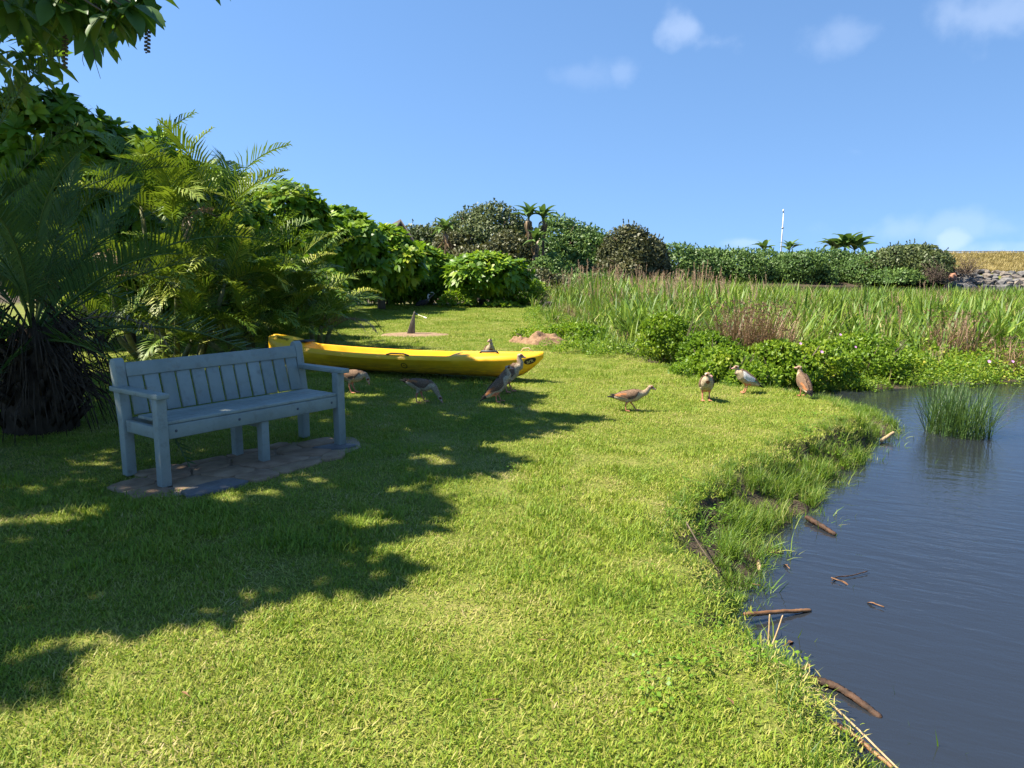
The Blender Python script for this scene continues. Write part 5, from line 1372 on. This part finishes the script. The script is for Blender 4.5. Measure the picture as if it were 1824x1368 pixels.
def goose(label, loc, yaw, pitch, hz, neck, head, bill, feet, scale=1.0, white=False, bare=False, wing_dark=1.0):
    """neck: points from the breast up; head: centre; bill: direction; feet: (x, lift) for the two sides"""
    t = thing('goose', label, 'goose', (loc[0], loc[1], gz(loc[0], loc[1]) + .012), yaw, 'brown geese on the lawn'); t.scale = (scale,) * 3
    cp_, sp2_ = math.cos(pitch), math.sin(pitch)
    def bt(x, y_, z): return np.array([x * cp_ - z * sp2_, y_, hz + x * sp2_ + z * cp_])
    Cs = [bt(x, 0, z) for x, z, _, _ in BODY]; HW = [w for _, _, w, _ in BODY]; HH = [h for _, _, _, h in BODY]; reg = ['tail', 'tail', 'rump'] + ['body'] * 4
    n0 = len(Cs); nk = len(neck)
    for i, p_ in enumerate(neck):
        f = i / max(1, nk - 1); r = .050 * (1 - f) + .026 * f; Cs.append(np.array(p_, float)); HW.append(r); HH.append(r * 1.05); reg.append('neck')
    hd = np.array(head, float); bd_ = np.array(bill, float); bd_ /= np.linalg.norm(bd_)
    for s, r in ((-.012, .030), (.010, .034), (.030, .028)): Cs.append(hd + bd_ * s); HW.append(r * .88); HH.append(r); reg.append('head')
    for s, r, r2 in ((.046, .017, .018), (.066, .014, .012), (.086, .011, .007)): Cs.append(hd + bd_ * s + np.array([0, 0, -.006])); HW.append(r); HH.append(r2); reg.append('bill')
    b = MB(); ups = loft_rings(b, Cs, HW, HH)
    legc = []
    for sgn, (fx, lift) in zip((1, -1), feet):
        hip = bt(-.02, sgn * .048, -.045); hip[2] = min(hip[2], hz - .03); ank = np.array([hip[0] * .4 + fx * .6 - .025, sgn * .046, .105 + lift]); ft = np.array([fx, sgn * .046, .012 + lift])
        pl = [hip, hip * .55 + ank * .45, ank, ft]; b.tube(pl, [.046, .026, .0115, .0095], 8)
        legc += [(pl[1] * .5 + pl[2] * .5), ank, (ank + ft) / 2, ft]
        for da in (-.45, 0, .45):
            e = ft + np.array([math.cos(da) * .065, math.sin(da) * .065, -.004]); b.tube([ft, e], [.010, .007], 5); legc.append(e)
    me_ = fuse(b)
    V = np.empty(len(me_.vertices) * 3, np.float32); me_.vertices.foreach_get('co', V); V = V.reshape(-1, 3).astype(float)
    # fine samples along the axis
    Ci = []; Ri = []; Gi = []; Ui = []
    for i in range(len(Cs) - 1):
        for s in np.linspace(0, 1, 6)[:-1]:
            Ci.append(Cs[i] * (1 - s) + Cs[i + 1] * s); Ri.append((HW[i] + HH[i]) / 2 * (1 - s) + (HW[i + 1] + HH[i + 1]) / 2 * s); Gi.append(reg[i]); Ui.append(ups[i])
    Ci.append(Cs[-1]); Ri.append(.01); Gi.append('bill'); Ui.append(ups[-1])
    Ci = np.array(Ci); Ri = np.array(Ri); Ui = np.array(Ui)
    dd = np.linalg.norm(V[:, None, :] - Ci[None], axis=2) - Ri[None]
    bi = dd.argmin(1); rel = ((V - Ci[bi]) * Ui[bi]).sum(1) / Ri[bi]; reg_v = np.array(Gi)[bi]
    col = np.tile(BUFF, (len(V), 1))
    k = sstep(.25, .7, rel)[:, None]; col = col * (1 - k) + BROWN * k
    fr2 = np.clip((V[:, 0] - 0) / .15, 0, 1)
    tl = reg_v == 'tail'; col[tl] = BLACK
    rp2 = reg_v == 'rump'; col[rp2 & (rel < .2)] = BUFF * 1.15
    nk_ = reg_v == 'neck'; kk = sstep(-.2, .6, rel)[:, None] * .6; nc = BUFF * .92 * (1 - kk) + (BROWN * 1.6) * kk; col[nk_] = nc[nk_]
    hd_ = reg_v == 'head'; hc = PALE * np.ones((len(V), 1)); kk = sstep(.35, .8, rel)[:, None]; hc = hc * (1 - kk) + np.array((.33, .22, .14)) * kk; col[hd_] = hc[hd_]
    up_h = ups[len(Cs) - 5]; lat_h = np.cross(bd_, up_h); lat_h /= np.linalg.norm(lat_h)
    eyes = [hd + bd_ * .014 + lat_h * s * .028 + up_h * .008 for s in (-1, 1)]
    for e in eyes:
        q = np.linalg.norm(V - e, axis=1) < .019; col[q & hd_] = PATCH
    col[reg_v == 'bill'] = BILLC
    dl = np.linalg.norm(V[:, None, :] - np.array(legc)[None], axis=2).min(1); below = (V[:, 2] < hz - .085) & (dl < .06) & (V[:, 2] < .15) & (reg_v != 'bill') & (reg_v != 'head') & (reg_v != 'neck')
    col[below] = LEG
    if neck and reg_v is not None:   # dark spot on the breast
        q = np.linalg.norm(V - (bt(.16, 0, -.035)), axis=1) < .028; col[q & (reg_v == 'body')] = PATCH * 1.3
    setcol(me_, col); me_.materials.append(M['plumage']); body_o = obj('body', me_, t)
    for e in eyes:
        bm = bmesh.new(); bmesh.ops.create_icosphere(bm, subdivisions=1, radius=.0055); em = bpy.data.meshes.new('eye'); bm.to_mesh(em); bm.free(); em.materials.append(M['eye']); obj('eye', em, body_o, Vector(e))
    for sgn in (1, -1):   # folded wings
        nu, nv = 16, 9; VO = []; colw = []
        for i in range(nu):
            u = i / (nu - 1); x = .115 - u * .40
            xb = [q[0] for q in BODY]; cz = np.interp(x, xb, [q[1] for q in BODY]); w = np.interp(x, xb, [q[2] for q in BODY]); h = np.interp(x, xb, [q[3] for q in BODY])
            w = max(w, .034 * (1 - max(0, u - .9) * 8)); h = max(h, .030)
            a_top = R(86) - R(10) * u; a_bot = R(-18) + R(62) * max(0, u - .35) / .65; op = math.sin(min(1, u * 6 + .08) * math.pi / 2) * (1 if u < .8 else 1 - .55 * (u - .8) / .2)
            mid = (a_top + a_bot) / 2; half = (a_top - a_bot) / 2 * op
            for j in range(nv):
                v = j / (nv - 1); a = mid + half * (1 - 2 * v); rr = 1.07 + .05 * math.sin(v * math.pi) + .03 * u
                ripple = .0035 * ((j + (i // 3)) % 2)
                VO.append(bt(x, sgn * (w * rr + ripple) * math.cos(a), cz + (h * rr + ripple) * math.sin(a) + .004))
                cw = BROWN * (1.25 - .3 * v)
                if u > .42 and v > .45: cw = CHEST
                if u > .30 and u < .62 and v > .72: cw = BROWN * .8
                if white and u < .58 and v > .42: cw = WHITE
                if white and .58 < u < .8 and v > .75: cw = np.array((.10, .30, .16))
                if white and u < .60 and .38 < v < .46: cw = BLACK
                if u > .80: cw = BLACK * 1.5
                colw.append(cw * wing_dark)
        VO = np.array(VO); ctr_ = bt(-.05, 0, 0)
        VI = VO + (np.array([VO[:, 0], np.zeros(len(VO)), VO[:, 2]]).T - VO) * .10
        b = MB(); b.smooth = True; m_ = nu * nv; F_ = []
        for i in range(nu - 1):
            for j in range(nv - 1):
                a_, b2, c2, d2 = i * nv + j, i * nv + j + 1, (i + 1) * nv + j + 1, (i + 1) * nv + j
                F_ += [(a_, b2, c2, d2), (m_ + a_, m_ + d2, m_ + c2, m_ + b2)]
        for i in range(nu - 1):
            for j in (0, nv - 1): F_.append((i * nv + j, (i + 1) * nv + j, m_ + (i + 1) * nv + j, m_ + i * nv + j))
        b.add(np.concatenate([VO, VI]), F_); wm = b.mesh('wing'); setcol(wm, np.array(colw + colw)); wm.materials.append(M['plumage']); obj('wing', wm, t)
    return t
UPN = [(.145, 0, .355), (.150, 0, .395), (.135, 0, .430), (.130, 0, .462)]
G = lambda x, y: gp(x, y)
goose('goose with its head tucked down beside the right bench arm', (-1.98, 9.45), R(-8), -.05, .255, [(.165, 0, .270), (.195, 0, .265), (.215, 0, .245)], (.225, 0, .215), (.30, 0, -1), ((.02, 0), (-.01, 0)), scale=0.86)
goose('grazing goose with its bill at the grass in front of the canoe', G(752, 716), R(-6), -.16, .265, [(.165, 0, .235), (.200, 0, .195), (.225, 0, .150), (.245, 0, .110)], (.262, 0, .080), (.5, 0, -.9), ((.03, 0), (-.07, 0)), scale=0.80)
goose('upright goose in front of the canoe, nearer of the overlapping pair', G(887, 717), R(12), .72, .235, UPN, (.140, 0, .492), (1, -.15, -.10), ((.05, 0), (-.03, 0)), scale=0.82)
goose('upright goose half hidden behind its mate at the canoe bow', (-.035, 9.55), R(4), .70, .245, UPN, (.142, 0, .492), (1, -.1, -.25), ((.04, 0), (-.04, 0)), scale=0.94)
goose('goose facing the camera behind the canoe', (-.37, 12.05), R(-72), .55, .235, [(.135, 0, .335), (.145, 0, .375), (.140, .0, .415)], (.145, -.01, .445), (.55, -.75, -.1), ((.0, 0), (.02, 0)), scale=0.92)
goose('goose striding right with neck stretched forward on the sunny lawn', G(1122, 733), R(-5), .10, .225, [(.165, 0, .255), (.210, 0, .268), (.240, 0, .300), (.262, 0, .335)], (.285, 0, .352), (1, 0, -.35), ((.09, 0.0), (-.06, 0)), scale=0.76)
goose('goose facing the camera with its bill turned aside near the vine bushes', G(1257, 716), R(-98), .50, .235, [(.130, 0, .325), (.140, 0, .355)], (.145, -.012, .388), (.45, .75, -.25), ((.0, 0), (.02, 0)), scale=0.86)
goose('goose with a bright white wing patch facing left at the bushes', G(1327, 702), R(186), .55, .235, [(.135, 0, .325), (.140, 0, .360)], (.150, 0, .392), (1, 0, -.18), ((.02, 0), (.0, 0)), white=True, scale=0.82)
goose('goose seen from behind standing at the water corner', G(1430, 708), R(97), .62, .225, [(.125, 0, .335), (.130, 0, .375), (.125, .005, .405)], (.125, .012, .435), (.55, .6, -.05), ((.0, 0), (.01, 0)), scale=0.78)

# ---- dark birds at the end of the lawn
def dark_bird(label, loc, yaw, wing=True):
    t = thing('dark_bird', label, 'bird', (loc[0], loc[1], gz(*loc)), yaw, 'dark birds at the end of the lawn')
    b = MB()
    if wing: Cs = [(-.34, 0, .12), (-.24, 0, .15), (-.10, 0, .20), (.04, 0, .25), (.12, 0, .29), (.15, 0, .36), (.13, 0, .43), (.13, 0, .49), (.16, 0, .51), (.21, 0, .49), (.29, 0, .45)]; w = [.012, .05, .09, .095, .065, .038, .03, .028, .032, .018, .006]
    else: Cs = [(-.30, 0, .30), (-.2, 0, .29), (-.06, 0, .28), (.06, 0, .26), (.13, 0, .22), (.18, 0, .17), (.21, 0, .12), (.23, 0, .09), (.27, 0, .05), (.30, 0, .02)]; w = [.012, .05, .095, .09, .06, .038, .03, .03, .014, .006]
    loft_rings(b, Cs, w, w)
    for s in (1, -1): b.tube([(0, s * .04, .22), (-.02, s * .045, .11), (.01, s * .045, .0)], [.02, .010, .008], 6); b.tube([(.01, s * .045, .005), (.07, s * .05, .004)], [.009, .006], 5)
    me_ = fuse(b, .009, 3)
    V = np.empty(len(me_.vertices) * 3, np.float32); me_.vertices.foreach_get('co', V); V = V.reshape(-1, 3)
    col = np.tile(np.array((.045, .036, .036)), (len(V), 1))
    if wing: q = (V[:, 2] > .31) & (V[:, 0] > .05); col[q] = (.70, .67, .62); col[(V[:, 0] > .2)] = (.08, .07, .06)
    setcol(me_, col); me_.materials.append(M['plumage']); obj('body', me_, t)
    for sgn in (1, -1):
        if wing: ax = [(.06, .05, .30), (.16, .10, .36), (.26, .14, .46), (.36, .16, .56), (.28, .17, .60), (.20, .17, .58)] if sgn < 0 else [(.08, .07, .28), (-.05, .09, .27), (-.18, .07, .24), (-.30, .04, .19)]
        else: ax = [(.08, .08, .29), (-.05, .10, .30), (-.18, .07, .31), (-.30, .03, .30)]
        b = MB(); wd = np.linspace(.055, .02, len(ax)); loft_rings(b, [(x, y_ * sgn, z) for x, y_, z in ax], wd * (.8 if wing and sgn < 0 else .35), wd * (.5 if wing and sgn < 0 else 1.2), 8); b.smooth = True
        wm = b.mesh('wing'); Vw = np.concatenate(b.v); cw = np.tile(np.array((.05, .042, .042)), (len(Vw), 1))
        if wing and sgn < 0: cw[:] = (.17, .15, .14); cw[Vw[:, 2] > .565] = (.66, .63, .58)
        setcol(wm, cw); wm.materials.append(M['plumage']); obj('wing', wm, t)
dark_bird('dark bird with a white neck and one wing raised before the hedge', gp(756, 550), R(8))
dark_bird('small dark bird bending down at the edge of the reeds', gp(976, 556), R(200), wing=False)

# ---- wedge post in its bare sandy ring, soil mound, pale sticks
b = MB(); b.smooth = True; V = [(0, 0, .03)]; nr = 6; na = 40
for i in range(1, nr + 1):
    for k in range(na):
        a = 2 * math.pi * k / na; r = i / nr * (1 + .06 * math.sin(3 * a) + .04 * math.sin(7 * a + 1)); V.append((.80 * r * math.cos(a), (.62) * r * math.sin(a), .028 * (1 - (i / nr) ** 3) + .006 * random.random()))
b.add(V, [(0, 1 + k, 1 + (k + 1) % na) for k in range(na)] + [(1 + (i - 1) * na + k, 1 + i * na + k, 1 + i * na + (k + 1) % na, 1 + (i - 1) * na + (k + 1) % na) for i in range(1, nr) for k in range(na)])
tag(b.build('sand_patch', M['sand'], None, (STAKE[0] + .02, STAKE[1] - .05, gz(*STAKE))), kind='structure')
t = thing('wedge_post', 'tapered weathered wooden wedge standing in a ring of bare sand', 'post', (STAKE[0], STAKE[1], gz(*STAKE) + .02))
b = MB(); b.add([(-.14, -.06, 0), (.04, -.06, 0), (.04, .09, 0), (-.14, .09, 0), (.035, -.012, .52), (.055, -.012, .52), (.055, .02, .52), (.035, .02, .52)], [(0, 3, 2, 1), (4, 5, 6, 7), (0, 1, 5, 4), (1, 2, 6, 5), (2, 3, 7, 6), (3, 0, 4, 7)]); bevel(b.build('post', M['stake'], t), .008, 2)
b = MB(); b.box((.052, -.005, .475), (.022, .022, .018)); b.build('bracket', M['rail'], t)
def mound(loc, rx, ry, h, lab, seed, cat='soil', mat='soil'):
    g = np.random.default_rng(seed); n = 30; V = []; xs2 = np.linspace(-1, 1, n)
    for y_ in xs2:
        for x in xs2:
            r = math.hypot(x, y_); hh = max(0, 1 - r ** 1.7) * h; nz = float(vnoise(np.array([x * 3 + seed]), np.array([y_ * 3]), 1.5, seed)[0]); nz2 = float(vnoise(np.array([x * 9]), np.array([y_ * 9]), 1.0, seed + 1)[0])
            V.append((x * rx, y_ * ry, hh * (.45 + .8 * nz) + (.05 * (nz2 - .4) if r < 1 else 0) - .02 * (r > .92) - .01))
    b = MB(); b.add(V, [(i * n + j, i * n + j + 1, (i + 1) * n + j + 1, (i + 1) * n + j) for i in range(n - 1) for j in range(n - 1) if math.hypot(xs2[j] + .03, xs2[i] + .03) < 1.03]); b.smooth = True
    tag(b.build('soil_mound', M[mat], None, (loc[0], loc[1], gz(*loc))), lab, cat, 'soil mounds at the lawn edge')
mound((.66, 15.75), .55, .4, .26, 'larger heap of crumbly brown soil at the lawn edge', 3)
mound((.18, 15.95), .28, .25, .14, 'smaller heap of brown soil left of the larger one', 4)
def stick(name, P, rad, lab, cat, mat, group=None, n=7, seed=0, knots=True):
    g = np.random.default_rng(seed); P = np.asarray(P, float); m_ = 33; rough = 1.0 if mat == 'log' else .3
    t = np.linspace(0, 1, m_); pt = np.stack([np.interp(t, np.linspace(0, 1, len(P)), P[:, k]) for k in range(3)], -1)
    for k in range(3): pt[:, k] = np.convolve(np.pad(pt[:, k], 4, mode='reflect', reflect_type='odd'), np.ones(9) / 9, 'valid')
    wob = np.cumsum(g.normal(size=(m_, 3)), 0) * rad * .05; pt += wob - np.linspace(0, 1, m_)[:, None] * wob[-1]
    r = rad * np.linspace(1.08, .8, m_) * (1 + .04 * g.normal(size=m_)); r[0] *= .7; r[-1] *= .6
    o = pt.mean(0); b = MB(); b.smooth = mat != 'log'; b.tube(pt - o, r, n)
    V = b.v[0]; ax = np.repeat(pt - o, n, 0); k_ = 1 + rough * .16 * np.repeat(np.tile(g.normal(size=n), m_)[:, None], 3, 1) + rough * .10 * g.normal(size=(len(V), 1)); b.v[0] = ax + (V - ax) * k_
    return tag(b.build(name, M[mat], None, o), lab, cat, group)
def px3(L): return [np.array((*gp(x, y, z), z)) for x, y, z in L]
stick('pale_stick', px3([(742, 560, .03), (760, 567, .03)]), .03, 'pale straight stick lying on the lawn behind the wedge post', 'stick', 'pale')
stick('pale_stick', px3([(975, 559.5, .03), (994, 563.5, .03)]), .035, 'short white stick lying at the far lawn edge near the reeds', 'stick', 'pale')
W = WATER_Z
DG = 'driftwood along the water edge'
stick('driftwood_log', px3([(1437, 922, W + .02), (1488, 953, W + .005)]), .022, 'short dark rotten log floating off the grassy bank', 'log', 'log', DG, 9, 1)
stick('driftwood_log', px3([(1442, 1208, W + .02), (1490, 1222, W + .015), (1530, 1250, W + .01), (1570, 1280, W - .005)]), .017, 'long curved strip of dark bark floating near the bank', 'log', 'log', DG, 9, 2)
stick('reed_cane', px3([(1325, 1094, W + .05), (1445, 1087, W + .005)]), .012, 'straight reddish cane lying from the bank out over the water', 'cane', 'cane', DG, 7, 3)
stick('reed_cane', px3([(1375, 1220, W + .04), (1443, 1185, W + .02)]), .013, 'thick orange-brown cane angled up from the bank', 'cane', 'cane', DG, 7, 4)
stick('reed_cane', px3([(1368, 1172, W + .01), (1400, 1206, W + .01)]), .009, 'dark short cane beside the thick orange cane', 'cane', 'log', DG, 7, 5)
stick('reed_cane', px3([(1440, 1270, W + .05), (1500, 1298, W + .02), (1540, 1325, W + .01)]), .013, 'bent brown cane along the bank at the bottom of the picture', 'cane', 'cane', DG, 7, 6)
stick('reed_cane', px3([(1450, 1225, W + .02), (1525, 1295, W + .015), (1605, 1375, W + .01)]), .005, 'long thin straw running down to the bottom edge of the picture', 'cane', 'drycane', DG, 5, 7)
stick('reed_cane', px3([(1520, 1308, W + .02), (1590, 1368, W + .01)]), .010, 'brown cane leaving the picture at the bottom edge', 'cane', 'cane', DG, 6, 8)
a = px3([(1367, 1175, W)])[0]
stick('dry_twig', [a, a + (.01, .03, .22)], .005, 'upright thin twig rising from the shallows', 'twig', 'drycane', DG, 5, 9)
stick('dry_twig', [a, a + (.07, .02, .22)], .005, 'leaning thin twig rising from the shallows beside the upright one', 'twig', 'drycane', DG, 5, 10)
stick('driftwood_stick', px3([(1570, 786, W + .02), (1592, 770, W + .08)]), .020, 'short bleached stick at the tip of the grassy point', 'stick', 'drycane', DG, 7, 11)
stick('driftwood_stick', px3([(1415, 885, W + .02), (1462, 882, W + .01)]), .012, 'thin pale stick lying in the water beside the tall bank grass', 'stick', 'drycane', DG, 6, 12)
stick('dry_twig', px3([(1482, 1034, W + .01), (1490, 1027, W + .012), (1515, 1026, W + .01), (1546, 1017, W + .015)]), .004, 'thin black twig floating on open water', 'twig', 'log', DG, 5, 13)
stick('bank_root', [np.array((*gp(1222, 935, .0), .02)), np.array((*gp(1250, 985, -.1), -.08)), np.array((*gp(1282, 1025, -.2), -.18))], .0035, 'grey root crossing the hollow in the bank', 'root', 'root', DG, 6, 14)
stick('reed_cane', px3([(1352, 1000, W + .03), (1354, 1018, W + .0)]), .014, 'stub of cane floating among the drowned grass', 'cane', 'drycane', DG, 6, 15)
b = MB(); g = np.random.default_rng(5)
lv = [(1402, 1008, 'dead leaf floating between the cane stub and the thin black twig'), (1340, 1040, 'dead leaf floating against the bank above the straight reddish cane'), (1404, 1145, 'dead leaf floating below the straight reddish cane'),
      (1495, 1034, 'dead leaf caught against the thin black floating twig'), (1560, 1076, 'dead leaf floating farthest out on the open water'), (1382, 985, 'dead leaf floating nearest the short dark rotten log')]
gm = [bigleaf(40 + i, .06, .022) for i in range(2)]
for m_ in gm: m_.materials.clear(); m_.materials.append(M['cane'])
for i, (x, y, lab) in enumerate(lv):
    q = gp(x, y, W + .012); o = obj('floating_leaf', gm[i % 2], None, (q[0], q[1], W + .012), (.05, .05, random.uniform(0, 6)))
    tag(o, lab, 'leaf', 'dead leaves floating near the bank')
# fallen dead leaves on the lawn
for i, (x, y, lab) in enumerate([(965, 1155, 'curled brown leaf on the sunny lawn right of the picture centre'), (875, 1262, 'curled brown leaf on the lawn near the bottom centre'), (335, 1250, 'curled brown leaf on sunlit grass at the lower left'), (1300, 1268, 'curled brown leaf on the grass near the bank at the bottom'), (128, 955, 'curled brown leaf lying in the shade at the left')]):
    q = gp(x, y); o = obj('fallen_leaf', gm[i % 2], None, (q[0], q[1], gz(*q) + .035), (random.uniform(-.4, .4), random.uniform(-.3, .3), random.uniform(0, 6))); o.scale = (.55,) * 3
    tag(o, lab, 'leaf', 'dead leaves on the lawn')
# pink flowers
bm = bmesh.new()
for k in range(5):
    a = 2 * math.pi * k / 5; c_ = Vector((math.cos(a), math.sin(a), .25)) * .022; sd = Vector((-math.sin(a), math.cos(a), 0)) * .016
    vs = [bm.verts.new(v) for v in (Vector((0, 0, 0)), c_ * .8 - sd, c_ * 1.7, c_ * .8 + sd)]; bm.faces.new(vs)
fm = bpy.data.meshes.new('flower'); bm.to_mesh(fm); bm.free(); fm.materials.append(M['petal'])
for i, (x, y, Y, lab) in enumerate([(1426, 612, 11.3, 'pink flower directly above the goose facing away'), (1464, 627, 11.4, 'pink flower low in the creepers right of the goose facing away'), (1524, 618, 11.9, 'pink flower in the creepers halfway to the sedge tussock'), (1497, 596, 12.0, 'highest pink flower, just under the reeds'), (1762, 644, 12.0, 'pink flower in the creepers above the sedge tussock'), (1804, 644, 12.3, 'pink flower farthest right in the creepers')]):
    o = obj('pink_flower', fm, None, at(x, y, Y - .25), (R(50), random.uniform(-.4, .4), 0)); o.scale = (random.uniform(.5, .9),) * 3
    tag(o, lab, 'flower', 'pink flowers in the creepers')
